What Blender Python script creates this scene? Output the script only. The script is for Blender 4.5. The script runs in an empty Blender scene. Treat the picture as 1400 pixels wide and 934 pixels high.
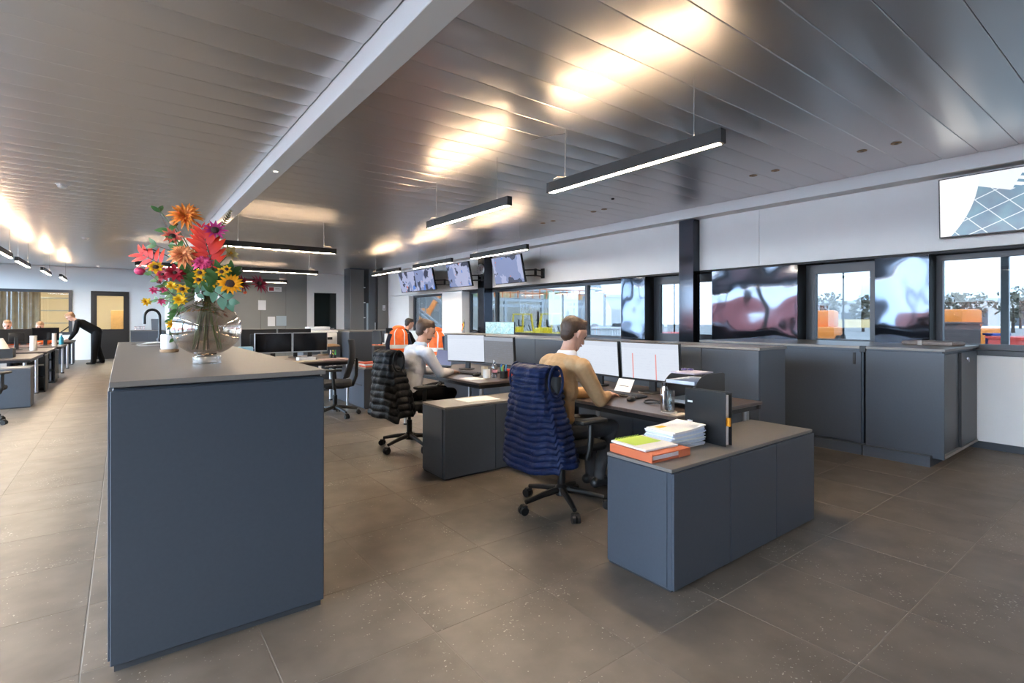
import bpy, bmesh, math, random
import numpy as np
from mathutils import Vector, Matrix
random.seed(7)
R = math.radians
scene = bpy.context.scene
col = scene.collection
# ------------------------------------------------------------------ camera, world, exposure
H, FPX, HY, YAW = 1.40, 705.0, 435.0, R(37.0)
cam = bpy.data.cameras.new('camera'); cam_o = bpy.data.objects.new('camera', cam); col.objects.link(cam_o)
cam.sensor_width = 36.0; cam.lens = FPX / 1400 * 36.0
cam.shift_y = -(467 - HY) / 1400
cam_o.location = (0, 0, H); cam_o.rotation_euler = (R(90), 0, -YAW)
cam.clip_start = .05; cam.clip_end = 400
scene.camera = cam_o
scene.view_settings.view_transform = 'Standard'; scene.view_settings.look = 'None'
scene.view_settings.gamma = 1; scene.view_settings.use_curve_mapping = False
scene.view_settings.exposure = 0.15
SKY = 26.0
LAMP_DOWN, LAMP_UP = 180.0, 88.0
w = bpy.data.worlds.new('sky'); scene.world = w; w.use_nodes = True
nt = w.node_tree; bg = nt.nodes['Background']
tc = nt.nodes.new('ShaderNodeTexCoord'); mp = nt.nodes.new('ShaderNodeMapping'); mp.inputs['Scale'].default_value = (1, 1, 3)
nz = nt.nodes.new('ShaderNodeTexNoise'); nz.inputs['Scale'].default_value = 2.2; nz.inputs['Detail'].default_value = 4
cr = nt.nodes.new('ShaderNodeValToRGB')
cr.color_ramp.elements[0].position = .38; cr.color_ramp.elements[0].color = (.44, .67, 1, 1)
cr.color_ramp.elements[1].position = .62; cr.color_ramp.elements[1].color = (.74, .87, 1, 1)
nt.links.new(tc.outputs['Generated'], mp.inputs[0]); nt.links.new(mp.outputs[0], nz.inputs[0])
nt.links.new(nz.outputs['Fac'], cr.inputs[0]); nt.links.new(cr.outputs[0], bg.inputs[0]); bg.inputs[1].default_value = SKY
scene.cycles.max_bounces = 8; scene.cycles.transparent_max_bounces = 12
scene.cycles.sample_clamp_indirect = 6.0
scene.cycles.caustics_reflective = False; scene.cycles.caustics_refractive = False

CY, SY = math.cos(YAW), math.sin(YAW)
def at(u, v, d):
    """point seen at photo pixel (u, v) at depth d"""
    s = (u - 700) / FPX
    return Vector((d * (SY + CY * s), d * (CY - SY * s), H + (HY - v) / FPX * d))

# ------------------------------------------------------------------ materials
MATS = {}
def mat(name, c, rough=.5, metal=0., noise=0., nscale=20., bump=0., bscale=80., spec=.5, emit=None, estr=0., rand=0., stretch=None, coat=0.):
    if name in MATS: return MATS[name]
    m = bpy.data.materials.new(name); m.use_nodes = True; n = m.node_tree; b = n.nodes['Principled BSDF']
    b.inputs['Base Color'].default_value = (*c, 1); b.inputs['Roughness'].default_value = rough; b.inputs['Metallic'].default_value = metal
    b.inputs['Specular IOR Level'].default_value = spec
    if coat: b.inputs['Coat Weight'].default_value = coat; b.inputs['Coat Roughness'].default_value = .08
    t = n.nodes.new('ShaderNodeTexCoord'); src = t.outputs['Object']
    if stretch:
        mpn = n.nodes.new('ShaderNodeMapping'); mpn.inputs['Scale'].default_value = stretch
        n.links.new(src, mpn.inputs[0]); src = mpn.outputs[0]
    if noise or rand:
        nn = n.nodes.new('ShaderNodeTexNoise'); nn.inputs['Scale'].default_value = nscale; nn.inputs['Detail'].default_value = 5
        n.links.new(src, nn.inputs[0])
        mr = n.nodes.new('ShaderNodeMapRange'); mr.inputs[3].default_value = 1 - noise; mr.inputs[4].default_value = 1 + noise
        mr.inputs[1].default_value = .25; mr.inputs[2].default_value = .75
        n.links.new(nn.outputs['Fac'], mr.inputs[0]); f = mr.outputs[0]
        if rand:
            oi = n.nodes.new('ShaderNodeObjectInfo'); m2 = n.nodes.new('ShaderNodeMapRange')
            m2.inputs[3].default_value = 1 - rand; m2.inputs[4].default_value = 1 + rand; n.links.new(oi.outputs['Random'], m2.inputs[0])
            mm = n.nodes.new('ShaderNodeMath'); mm.operation = 'MULTIPLY'; n.links.new(f, mm.inputs[0]); n.links.new(m2.outputs[0], mm.inputs[1]); f = mm.outputs[0]
        vm = n.nodes.new('ShaderNodeVectorMath'); vm.operation = 'SCALE'; vm.inputs[0].default_value = c
        n.links.new(f, vm.inputs['Scale']); n.links.new(vm.outputs[0], b.inputs['Base Color'])
    if bump:
        bn = n.nodes.new('ShaderNodeTexNoise'); bn.inputs['Scale'].default_value = bscale; bn.inputs['Detail'].default_value = 3
        n.links.new(src, bn.inputs[0]); bp = n.nodes.new('ShaderNodeBump'); bp.inputs['Strength'].default_value = 1; bp.inputs['Distance'].default_value = bump
        n.links.new(bn.outputs['Fac'], bp.inputs['Height']); n.links.new(bp.outputs[0], b.inputs['Normal'])
    if emit:
        b.inputs['Emission Color'].default_value = (*emit, 1); b.inputs['Emission Strength'].default_value = estr
    MATS[name] = m; return m

def glass(name, tint, refl=.12, rough=0.):
    """thin pane: tinted transparency with a fresnel mirror coat"""
    if name in MATS: return MATS[name]
    m = bpy.data.materials.new(name); m.use_nodes = True; n = m.node_tree; n.nodes.clear()
    out = n.nodes.new('ShaderNodeOutputMaterial'); tr = n.nodes.new('ShaderNodeBsdfTransparent'); tr.inputs[0].default_value = (*tint, 1)
    gl = n.nodes.new('ShaderNodeBsdfGlossy'); gl.inputs['Roughness'].default_value = rough; gl.inputs[0].default_value = (1, 1, 1, 1)
    lw = n.nodes.new('ShaderNodeLayerWeight'); lw.inputs[0].default_value = .35
    mr = n.nodes.new('ShaderNodeMapRange'); mr.inputs[3].default_value = refl * .35; mr.inputs[4].default_value = min(1, refl * 5)
    n.links.new(lw.outputs['Facing'], mr.inputs[0])
    mx = n.nodes.new('ShaderNodeMixShader'); n.links.new(mr.outputs[0], mx.inputs[0]); n.links.new(tr.outputs[0], mx.inputs[1]); n.links.new(gl.outputs[0], mx.inputs[2])
    n.links.new(mx.outputs[0], out.inputs[0]); MATS[name] = m; return m

LAM = mat('blue_grey_laminate', (.050, .062, .082), .42, noise=.05, nscale=60)
LAMLIT = mat('toplit_laminate', (.185, .172, .16), .38, noise=.06, nscale=90)  # same laminate; lamp light on the tops painted in as lighter brown-grey
PLINTH = mat('dark_plinth', (.022, .024, .028), .5)
DESKTOP = mat('dark_wood_desktop', (.085, .062, .052), .3, noise=.25, nscale=9, stretch=(1, 8, 1))
BLACK = mat('black_plastic', (.007, .007, .008), .38)
BLACKM = mat('black_metal', (.009, .009, .010), .3, metal=.2)
SATIN = mat('satin_aluminium', (.6, .6, .6), .32, metal=.9)
WHITE = mat('white_paint', (.83, .825, .81), .6, noise=.02, nscale=3)
WHITEP = mat('white_plastic', (.8, .8, .8), .4)
PAPER = mat('paper', (.82, .82, .82), .7, noise=.03, nscale=60)
FRAME = mat('window_frame_anthracite', (.028, .033, .042), .38)
STEEL = mat('chrome', (.8, .8, .82), .12, metal=1)
ORANGE = mat('hi_vis_orange', (.95, .16, .02), .6, noise=.15, nscale=14)
REFLECT = mat('reflective_tape', (.75, .77, .78), .35)
NAVY = mat('navy_fabric', (.012, .018, .05), .75)
LAMPBODY = mat('lamp_black', (.016, .014, .013), .42)
LIGHTDN = mat('lamp_diffuser', (1, 1, 1), .5, emit=(1, .78, .54), estr=LAMP_DOWN)
LIGHTUP = mat('lamp_uplight', (1, 1, 1), .5, emit=(1, .69, .42), estr=LAMP_UP)
GREYP = mat('grey_panel', (.25, .25, .235), .22, noise=.03, nscale=2)
GREYD = mat('dark_grey_panel', (.06, .064, .07), .25)

def ceiling_mat():
    m = mat('brushed_metal_ceiling', (.70, .69, .69), .37, metal=1.0, coat=.2)
    n = m.node_tree; b = n.nodes['Principled BSDF']
    b.inputs['Coat Roughness'].default_value = .16; b.inputs['Coat IOR'].default_value = 2.2
    t = n.nodes['Texture Coordinate']; mpn = n.nodes.new('ShaderNodeMapping'); mpn.inputs['Scale'].default_value = (.6, 6, 1)
    nn = n.nodes.new('ShaderNodeTexNoise'); nn.inputs['Scale'].default_value = 1.5; nn.inputs['Detail'].default_value = 2
    n.links.new(t.outputs['Object'], mpn.inputs[0]); n.links.new(mpn.outputs[0], nn.inputs[0])
    bp = n.nodes.new('ShaderNodeBump'); bp.inputs['Distance'].default_value = .0012; bp.inputs['Strength'].default_value = .5
    n.links.new(nn.outputs['Fac'], bp.inputs['Height']); n.links.new(bp.outputs[0], b.inputs['Normal'])
    return m
CEIL = ceiling_mat()

def tile_mat():
    m = bpy.data.materials.new('stone_tile'); m.use_nodes = True; n = m.node_tree; b = n.nodes['Principled BSDF']; L = n.links.new
    g = n.nodes.new('ShaderNodeNewGeometry'); oi = n.nodes.new('ShaderNodeObjectInfo')
    off = n.nodes.new('ShaderNodeVectorMath'); off.operation = 'ADD'
    sc = n.nodes.new('ShaderNodeVectorMath'); sc.operation = 'SCALE'; sc.inputs[0].default_value = (31, 17, 5); L(oi.outputs['Random'], sc.inputs['Scale'])
    L(g.outputs['Position'], off.inputs[0]); L(sc.outputs[0], off.inputs[1])
    n1 = n.nodes.new('ShaderNodeTexNoise'); n1.inputs['Scale'].default_value = 5; n1.inputs['Detail'].default_value = 6; L(off.outputs[0], n1.inputs[0])
    r1 = n.nodes.new('ShaderNodeValToRGB'); r1.color_ramp.elements[0].position = .3; r1.color_ramp.elements[0].color = (.114, .094, .076, 1)
    r1.color_ramp.elements[1].position = .7; r1.color_ramp.elements[1].color = (.176, .146, .119, 1); L(n1.outputs['Fac'], r1.inputs[0])
    n2 = n.nodes.new('ShaderNodeTexNoise'); n2.inputs['Scale'].default_value = 70; n2.inputs['Detail'].default_value = 2; L(off.outputs[0], n2.inputs[0])
    n3 = n.nodes.new('ShaderNodeTexNoise'); n3.inputs['Scale'].default_value = 2.6; n3.inputs['Detail'].default_value = 1; L(off.outputs[0], n3.inputs[0])
    ad = n.nodes.new('ShaderNodeMath'); ad.operation = 'MULTIPLY_ADD'; ad.inputs[1].default_value = .35; L(n3.outputs['Fac'], ad.inputs[0]); L(n2.outputs['Fac'], ad.inputs[2])
    r2 = n.nodes.new('ShaderNodeMapRange'); r2.inputs[1].default_value = .88; r2.inputs[2].default_value = .94; L(ad.outputs[0], r2.inputs[0])
    mx = n.nodes.new('ShaderNodeMix'); mx.data_type = 'RGBA'; mx.inputs['B'].default_value = (.42, .39, .34, 1)
    L(r2.outputs[0], mx.inputs['Factor']); L(r1.outputs[0], mx.inputs['A'])
    rv = n.nodes.new('ShaderNodeMapRange'); rv.inputs[3].default_value = .9; rv.inputs[4].default_value = 1.1; L(oi.outputs['Random'], rv.inputs[0])
    vm = n.nodes.new('ShaderNodeVectorMath'); vm.operation = 'SCALE'; L(mx.outputs['Result'], vm.inputs[0]); L(rv.outputs[0], vm.inputs['Scale']); L(vm.outputs[0], b.inputs['Base Color'])
    b.inputs['Roughness'].default_value = .42
    bp = n.nodes.new('ShaderNodeBump'); bp.inputs['Distance'].default_value = .0012; L(n1.outputs['Fac'], bp.inputs['Height']); L(bp.outputs[0], b.inputs['Normal'])
    return m
TILE = tile_mat()
GROUT = mat('grout', (.20, .175, .15), .8)

def wavy_mat():
    m = mat('glossy_blue_black_panel', (.052, .061, .08), .06, metal=.9)
    n = m.node_tree; b = n.nodes['Principled BSDF']; t = n.nodes['Texture Coordinate']
    nn = n.nodes.new('ShaderNodeTexNoise'); nn.inputs['Scale'].default_value = 2.1; nn.inputs['Detail'].default_value = 0.5
    n.links.new(t.outputs['Object'], nn.inputs[0])
    bp = n.nodes.new('ShaderNodeBump'); bp.inputs['Distance'].default_value = .018; bp.inputs['Strength'].default_value = 1
    n.links.new(nn.outputs['Fac'], bp.inputs['Height']); n.links.new(bp.outputs[0], b.inputs['Normal'])
    return m
WAVY = wavy_mat()
GLOSSBLK = mat('glossy_black_column', (.035, .04, .052), .1, metal=.75)

# ------------------------------------------------------------------ mesh builder
def basis(d, hint=None):
    d = Vector(d).normalized(); hint = Vector(hint) if hint else (Vector((0, 0, 1)) if abs(d.z) < .9 else Vector((1, 0, 0)))
    a = hint.cross(d)
    if a.length < 1e-6: a = Vector((1, 0, 0)).cross(d)
    a.normalize(); return a, d.cross(a).normalized(), d
class MB:
    def __init__(s): s.v = []; s.f = []; s.m = []
    def add(s, vs, fs, mi=0, M=None):
        k = len(s.v)
        for p in vs:
            p = Vector(p); s.v.append(M @ p if M else p)
        for f in fs: s.f.append([k + i for i in f]); s.m.append(mi)
        return s
    def box(s, x0, x1, y0, y1, z0, z1, mi=0, bev=0., M=None):
        if bev <= 0:
            vs = [(x, y, z) for z in (z0, z1) for y in (y0, y1) for x in (x0, x1)]
            return s.add(vs, [(0, 2, 3, 1), (4, 5, 7, 6), (0, 1, 5, 4), (2, 6, 7, 3), (0, 4, 6, 2), (1, 3, 7, 5)], mi, M)
        b = min(bev, abs(x1 - x0) * .45, abs(y1 - y0) * .45, abs(z1 - z0) * .45)
        bm = bmesh.new(); bmesh.ops.create_cube(bm, size=1)
        for q in bm.verts: q.co = ((x0 + x1) / 2 + q.co.x * (x1 - x0), (y0 + y1) / 2 + q.co.y * (y1 - y0), (z0 + z1) / 2 + q.co.z * (z1 - z0))
        bmesh.ops.bevel(bm, geom=bm.edges[:], offset=b, segments=2 if b > .008 else 1, affect='EDGES', profile=.5)
        bm.verts.index_update(); vs = [q.co.copy() for q in bm.verts]; fs = [[q.index for q in f.verts] for f in bm.faces]; bm.free()
        return s.add(vs, fs, mi, M)
    def cyl(s, p0, p1, r0, r1=None, n=16, mi=0, cap=True, M=None):
        r1 = r0 if r1 is None else r1; p0 = Vector(p0); p1 = Vector(p1); a, b, d = basis(p1 - p0)
        vs = []
        for p, r in ((p0, r0), (p1, r1)):
            for i in range(n):
                t = 2 * math.pi * i / n; vs.append(p + a * (r * math.cos(t)) + b * (r * math.sin(t)))
        fs = [(i, (i + 1) % n, n + (i + 1) % n, n + i) for i in range(n)]
        if cap: fs += [tuple(range(n - 1, -1, -1)), tuple(range(n, 2 * n))]
        return s.add(vs, fs, mi, M)
    def tube(s, pts, r, n=8, mi=0, M=None):
        pts = [Vector(p) for p in pts]; rs = r if isinstance(r, (list, tuple)) else [r] * len(pts); vs = []; prev = None
        for i, p in enumerate(pts):
            d = (pts[min(i + 1, len(pts) - 1)] - pts[max(i - 1, 0)])
            a, b, d = basis(d, prev); prev = b
            for j in range(n):
                t = 2 * math.pi * j / n; vs.append(p + a * (rs[i] * math.cos(t)) + b * (rs[i] * math.sin(t)))
        fs = []
        for i in range(len(pts) - 1):
            for j in range(n):
                k = (j + 1) % n; fs.append((i * n + j, i * n + k, (i + 1) * n + k, (i + 1) * n + j))
        fs += [tuple(range(n - 1, -1, -1)), tuple(range((len(pts) - 1) * n, len(pts) * n))]
        return s.add(vs, fs, mi, M)
    def lathe(s, prof, n=32, mi=0, c=(0, 0, 0), M=None):
        vs = []; c = Vector(c)
        for r, z in prof:
            for i in range(n):
                t = 2 * math.pi * i / n; vs.append(c + Vector((r * math.cos(t), r * math.sin(t), z)))
        fs = []
        for k in range(len(prof) - 1):
            for i in range(n):
                j = (i + 1) % n; fs.append((k * n + i, k * n + j, (k + 1) * n + j, (k + 1) * n + i))
        return s.add(vs, fs, mi, M)
    def sphere(s, c, r, n=16, m=10, mi=0, M=None):
        c = Vector(c); rx, ry, rz = (r, r, r) if not isinstance(r, (tuple, list)) else r
        vs = [c + Vector((0, 0, -rz))]
        for k in range(1, m):
            a = -math.pi / 2 + math.pi * k / m
            for i in range(n):
                t = 2 * math.pi * i / n; vs.append(c + Vector((rx * math.cos(a) * math.cos(t), ry * math.cos(a) * math.sin(t), rz * math.sin(a))))
        vs.append(c + Vector((0, 0, rz))); fs = [(0, 1 + (i + 1) % n, 1 + i) for i in range(n)]
        for k in range(m - 2):
            for i in range(n):
                j = (i + 1) % n; fs.append((1 + k * n + i, 1 + k * n + j, 1 + (k + 1) * n + j, 1 + (k + 1) * n + i))
        L = len(vs) - 1; fs += [(1 + (m - 2) * n + i, 1 + (m - 2) * n + (i + 1) % n, L) for i in range(n)]
        return s.add(vs, fs, mi, M)
    def grid(s, P, mi=0, wrap=False, M=None):
        """P: rows of points"""
        r, c = len(P), len(P[0]); vs = [p for row in P for p in row]; fs = []
        for i in range(r - 1):
            for j in range(c if wrap else c - 1):
                k = (j + 1) % c; fs.append((i * c + j, i * c + k, (i + 1) * c + k, (i + 1) * c + j))
        return s.add(vs, fs, mi, M)
    def mesh(s, name, mats, smooth=True, ang=35):
        me = bpy.data.meshes.new(name); me.from_pydata([tuple(p) for p in s.v], [], s.f)
        for m in (mats if isinstance(mats, (list, tuple)) else [mats]): me.materials.append(m)
        me.polygons.foreach_set('material_index', s.m)
        if smooth:
            me.polygons.foreach_set('use_smooth', [True] * len(me.polygons)); me.set_sharp_from_angle(angle=R(ang))
        me.update(); return me
    def build(s, name, mats, parent=None, loc=(0, 0, 0), rotz=0, smooth=True, ang=35):
        o = bpy.data.objects.new(name, s.mesh(name, mats, smooth, ang)); col.objects.link(o)
        o.location = loc; o.rotation_euler = (0, 0, rotz)
        if parent: o.parent = parent
        return o
def tag(o, label=None, cat=None, group=None, kind=None):
    if label: o['label'] = label
    if cat: o['category'] = cat
    if group: o['group'] = group
    if kind: o['kind'] = kind
    return o
def thing(name, label, cat, loc=(0, 0, 0), rotz=0, group=None):
    o = bpy.data.objects.new(name, None); o.empty_display_size = .1; col.objects.link(o)
    o.location = loc; o.rotation_euler = (0, 0, rotz); return tag(o, label, cat, group)
def obj(name, me, parent=None, loc=(0, 0, 0), rot=(0, 0, 0), scale=None):
    o = bpy.data.objects.new(name, me); col.objects.link(o); o.location = loc; o.rotation_euler = rot
    if scale: o.scale = scale
    if parent: o.parent = parent
    return o
def struct(o, label=None): o['kind'] = 'structure'; return tag(o, label) if label else o
def bx(name, dims, m, parent=None, bev=0., **k): return MB().box(*dims, bev=bev).build(name, m, parent, **k)
def copy_tree(o, parent=None):
    c = o.copy(); col.objects.link(c); c.parent = parent
    for ch in list(o.children): copy_tree(ch, c)
    return c
# ------------------------------------------------------------------ floor
XL, XR, YB, YF, ZC = -4.2, 7.40, -3.5, 22.5, 3.10
floor = struct(bx('floor', (XL - .1, 9.6, YB - .1, YF + 6, -.2, -.0012), GROUT), 'grey-brown stone tile floor')
TX, TY, GX, GY = .6243, .607, .487, .821
tm = MB().box(.0022, TX - .0022, .0022, TY - .0022, -.012, 0, bev=.0015).mesh('tile', TILE, smooth=False)
cells = []
for i in range(-12, 15):
    for j in range(-6, 37):
        x, y = GX + i * TX, GY + j * TY
        cx, cy = x + TX / 2, y + TY / 2
        d = SY * cx + CY * cy; r = CY * cx - SY * cy
        vis = d > .25 and abs(r / d) < 1.1 and cy < YF and XL < cx < XR and (H / d * FPX + HY) < 1250
        cells.append((not vis, math.hypot(cx, cy), x, y, vis))
cells.sort()
rest = MB()
for k, (nv, dist, x, y, vis) in enumerate(cells):
    if k < 300 and vis: obj('tile', tm, floor, (x, y, 0))
    else: rest.box(x + .0022, x + TX - .0022, y + .0022, y + TY - .0022, -.012, 0)
ro = rest.build('distant_tiles', TILE, floor, smooth=False); ro['kind'] = 'stuff'

# ------------------------------------------------------------------ ceiling
ceiling = struct(bx('ceiling', (XL - .1, 9.6, YB - .1, YF + .2, ZC + .03, ZC + .15), PLINTH), 'brushed metal plank ceiling')
PW = .295
def plank_mesh(x0, x1):
    prof = [(.0015, .03), (.0015, .004), (.005, .0)]
    for k in range(1, 8): 
        t = k / 8; prof.append((.005 + (PW - .01) * t, -.005 * 4 * t * (1 - t)))
    prof += [(PW - .005, .0), (PW - .0015, .004), (PW - .0015, .03)]
    mb = MB(); mb.grid([[(x0, y, z) for y, z in prof], [(x1, y, z) for y, z in prof]])
    return mb.mesh('plank', CEIL, ang=30)
pl, prr, prl = plank_mesh(XL, 1.19), plank_mesh(1.38, 7.0), plank_mesh(1.38, 9.5)
n0 = -12
for k in range(n0, 73):
    y = .75 + k * PW
    if y > YF - .1: break
    obj('plank', pl, ceiling, (0, y, ZC)); obj('plank', prr, ceiling, (0, y, ZC))
BEAMW = mat('beam_white', (.88, .88, .87), .55)
beam = struct(bx('trim_1', (1.2, 1.37, YB, YF, 2.95, ZC + .02), BEAMW, bev=.004), 'long white ceiling beam')
sp = MB(); sp.lathe([(.0, -.002), (.022, -.002), (.03, -.004), (.034, 0), (.034, .004)], 20)
so = sp.build('spotlight', [WHITEP], None, (1.285, 5.85, 2.949)); tag(so, 'small round recessed spotlight in the white ceiling beam', 'spotlight')
spl = MB().cyl((0, 0, -.0035), (0, 0, -.0025), .02, n=16).build('lens', mat('spot_lens', (1, 1, 1), .4, emit=(1, .85, .6), estr=8), so)
soff = struct(bx('trim_2', (7.02, 7.30, YB, 16.6, 2.95, ZC + .02), BEAMW, bev=.004), 'white soffit above the right windows')

# recessed brass fittings, in pairs along the window side
names = ['nearest the large wall screen', 'second from the large wall screen', 'third from the large wall screen', 'fourth from the large wall screen', 'fifth from the large wall screen', 'sixth from the large wall screen', 'seventh from the large wall screen', 'farthest from the large wall screen']
BRASS = mat('brass', (.35, .22, .10), .35, metal=.8)
for q, y in enumerate((1.75, 2.04, 2.91, 3.17, 5.55, 5.78, 6.75, 7.02)):
    o = MB().lathe([(.0, -.004), (.018, -.004), (.02, -.008), (.042, -.006), (.046, .0)], 20).build('ceiling_fitting', [BRASS], None, (5.98, y, ZC - .004))
    tag(o, 'small round brass ceiling fitting, ' + names[q], 'ceiling fitting', 'round fittings in the right ceiling')
    MB().cyl((0, 0, -.0065), (0, 0, -.0035), .017, n=12).build('socket', BLACK, o)
o = MB().lathe([(.0, -.02), (.02, -.016), (.025, 0)], 14).build('ceiling_sensor', [BLACK], None, (5.54, 4.98, ZC - .003)); tag(o, 'tiny dark sensor on the ceiling beyond the nearest lamp', 'sensor')
for q, (x, y, lab) in enumerate(((-.62, 8.67, 'white round smoke detector nearest on the left ceiling'), (-.64, 14.12, 'white round smoke detector midway along the left ceiling'), (-.645, 21.4, 'white smoke detector close to the far wall'), (5.02, 17.9, 'white detector on the ceiling in front of the grey panels'))):
    t = thing('smoke_detector', lab, 'smoke detector', (x, y, ZC - .004))
    MB().lathe([(0, -.012), (.062, -.012), (.066, -.006), (.066, 0)], 24).build('base', WHITEP, t)
    MB().lathe([(0, -.048), (.03, -.046), (.046, -.034), (.05, -.012)], 24).build('cover', WHITEP, t)

# ------------------------------------------------------------------ right wall: white panels, glossy piers, windows
wall_r = struct(bx('wall_right', (7.46, 7.62, YB, 16.6, 2.15, ZC), WHITE), 'white right wall above the windows')
for y0, y1 in ((YB, 3.754), (3.758, 8.6), (8.604, 16.6)):
    bx('wall_panel', (7.25, 7.46, y0, y1, 2.15, 2.95), WHITE, wall_r, bev=.002)
wl = struct(bx('wall_right_lower', (7.385, 7.62, YB, 16.6, 0, 1.0), WHITE), 'white wall below the windows')
struct(bx('trim_3', (7.352, 7.62, YB, 1.81, 1.0, 1.055), mat('sill_anthracite', (.03, .035, .042), .4), bev=.004), 'dark window sill')
struct(bx('baseboard_right', (7.368, 7.385, YB, 16.6, 0, .075), FRAME), 'dark baseboard')
JAMB = mat('matt_black_reveal', (.006, .006, .007), .6)
struct(bx('trim_4', (7.27, 7.62, YB, 11.87, 2.12, 2.149), JAMB), 'black lining above the windows')
def pier(y0, y1, m, gloss, n):
    p = struct(bx('trim_%d' % n, (7.262, 7.62, y0, y1, 1.0, 2.12), m), 'pier between windows')
    if gloss:
        mb = MB(); N = 10
        mb.box(7.25, 7.2615, y0 + .002, y1 - .002, 1.0, 2.118, bev=.002)
        mb.build('glossy_panel', WAVY, p)
pier(1.81, 2.34, JAMB, True, 5); pier(3.23, 4.5, JAMB, True, 6); pier(5.78, 6.32, JAMB, True, 7)
pier(11.87, 12.95, WHITE, False, 8); pier(15.1, 16.6, WHITE, False, 9)
def column(y0, y1, x0, x1, n, lab):
    o = struct(bx('trim_%d' % n, (x0, x1, y0, y1, 0, 2.945), GLOSSBLK, bev=.003), lab)
    return o
column(4.71, 4.97, 7.08, 7.262, 10, 'glossy black column by the windows')
column(10.4, 10.68, 6.99, 7.24, 11, 'glossy black column carrying the clock')
PANE = glass('window_pane', (.93, .95, .95), .08); DIMPANE = glass('dimming_pane', (.265, .275, .28), .03)  # right pane tint added to dim the overbright view outside
wn = [0]
def window(y0, y1, z0, z1, x, fw, muls=(), sash=None, lab='window', m=FRAME, gl=None):
    gl = gl or DIMPANE
    """window lying in plane X = x"""
    wn[0] += 1
    o = struct(MB().box(x - .04, x + .04, y0, y0 + fw, z0, z1).box(x - .04, x + .04, y1 - fw, y1, z0, z1).box(x - .04, x + .04, y0 + fw, y1 - fw, z1 - fw, z1).box(x - .04, x + .04, y0 + fw, y1 - fw, z0, z0 + fw).build('window_%d' % wn[0], m, smooth=False), lab)
    ys = [y0 + fw] + [q for mu in muls for q in (mu - .035, mu + .035)] + [y1 - fw]
    for mu in muls: bx('mullion', (x - .045, x + .045, mu - .035, mu + .035, z0 + fw, z1 - fw), m, o)
    for k in range(0, len(ys), 2):
        a, b = ys[k], ys[k + 1]
        if sash:
            s = MB().box(x - .06, x + .02, a, a + sash, z0 + fw, z1 - fw).box(x - .06, x + .02, b - sash, b, z0 + fw, z1 - fw).box(x - .06, x + .02, a + sash, b - sash, z1 - fw - sash, z1 - fw).box(x - .06, x + .02, a + sash, b - sash, z0 + fw, z0 + fw + sash).build('sash', m, o, smooth=False)
            q = bx('pane', (x - .016, x - .010, a + sash, b - sash, z0 + fw + sash, z1 - fw - sash), gl, s)
        else:
            bx('pane', (x - .003, x + .003, a, b, z0 + fw, z1 - fw), gl, o)
    return o
window(-3.2, 1.81, 1.055, 2.12, 7.54, .06, lab='wide window below the large wall screen', muls=(-.6,))
window(2.34, 3.23, 1.0, 2.12, 7.54, .05, sash=.075, lab='opening window between two glossy panels')
window(4.5, 5.78, 1.0, 2.12, 7.54, .06, sash=.075, lab='opening window beside the glossy column')
window(6.32, 11.87, 1.0, 2.12, 7.54, .06, muls=(7.45, 10.62), lab='long window facing the yellow forklifts')
window(12.95, 15.1, .5, 2.12, 7.46, .07, lab='window facing the outdoor stairs')
struct(bx('wall_right_infill', (7.40, 7.62, 12.95, 15.1, 2.12, 2.15), WHITE))
# sill counter along the windows
sc_ = thing('window_counter', 'long grey sill counter under the windows facing the forklifts', 'counter', (0, 0, 0))
bx('worktop', (6.72, 7.38, 5.0, 11.8, .975, 1.0), mat('beige_grey_top', (.24, .21, .185), .35), sc_, bev=.003)
bx('body', (6.78, 7.36, 5.05, 11.75, .08, .973), LAM, sc_); bx('plinth', (6.83, 7.36, 5.1, 11.7, 0, .08), PLINTH, sc_)

# alcove past the right wall
struct(bx('wall_right_end', (7.25, 7.62, 16.6, 20.3, 0, ZC), WHITE))
# ------------------------------------------------------------------ far block (grey panels, white part, dark door)
wall_b = struct(bx('wall_block', (1.2, 7.25, 20.1, 20.3, 0, ZC), PLINTH), 'grey panelled block at the far end')
xs = [1.2, 2.1, 3.0, 3.9, 4.75, 5.5]
for a, b in zip(xs[:-1], xs[1:]): bx('grey_panel', (a + .004, b - .004, 20.06, 20.1, .02, ZC - .01), GREYP, wall_b, bev=.003)
WB = mat('warm_white_wall', (.80, .785, .75), .6)
bx('white_panel', (5.5, 5.75, 20.05, 20.1, 0, ZC), WB, wall_b); bx('white_panel', (6.6, 7.16, 20.05, 20.1, 0, ZC), WB, wall_b); bx('white_panel', (5.75, 6.6, 20.05, 20.1, 2.36, ZC), WB, wall_b)
d2 = struct(bx('door_2', (5.77, 6.58, 20.08, 20.098, .0, 2.34), mat('dark_glass_door', (.01, .014, .013), .08)), 'dark glass door at the far end')
MB().tube([(6.5, 20.07, 1.0), (6.5, 20.03, 1.0), (6.38, 20.03, 1.0)], .01).build('door_handle', SATIN, d2)
struct(bx('wall_block_side', (1.2, 1.35, 20.3, YF, 0, ZC), WHITE))
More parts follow.
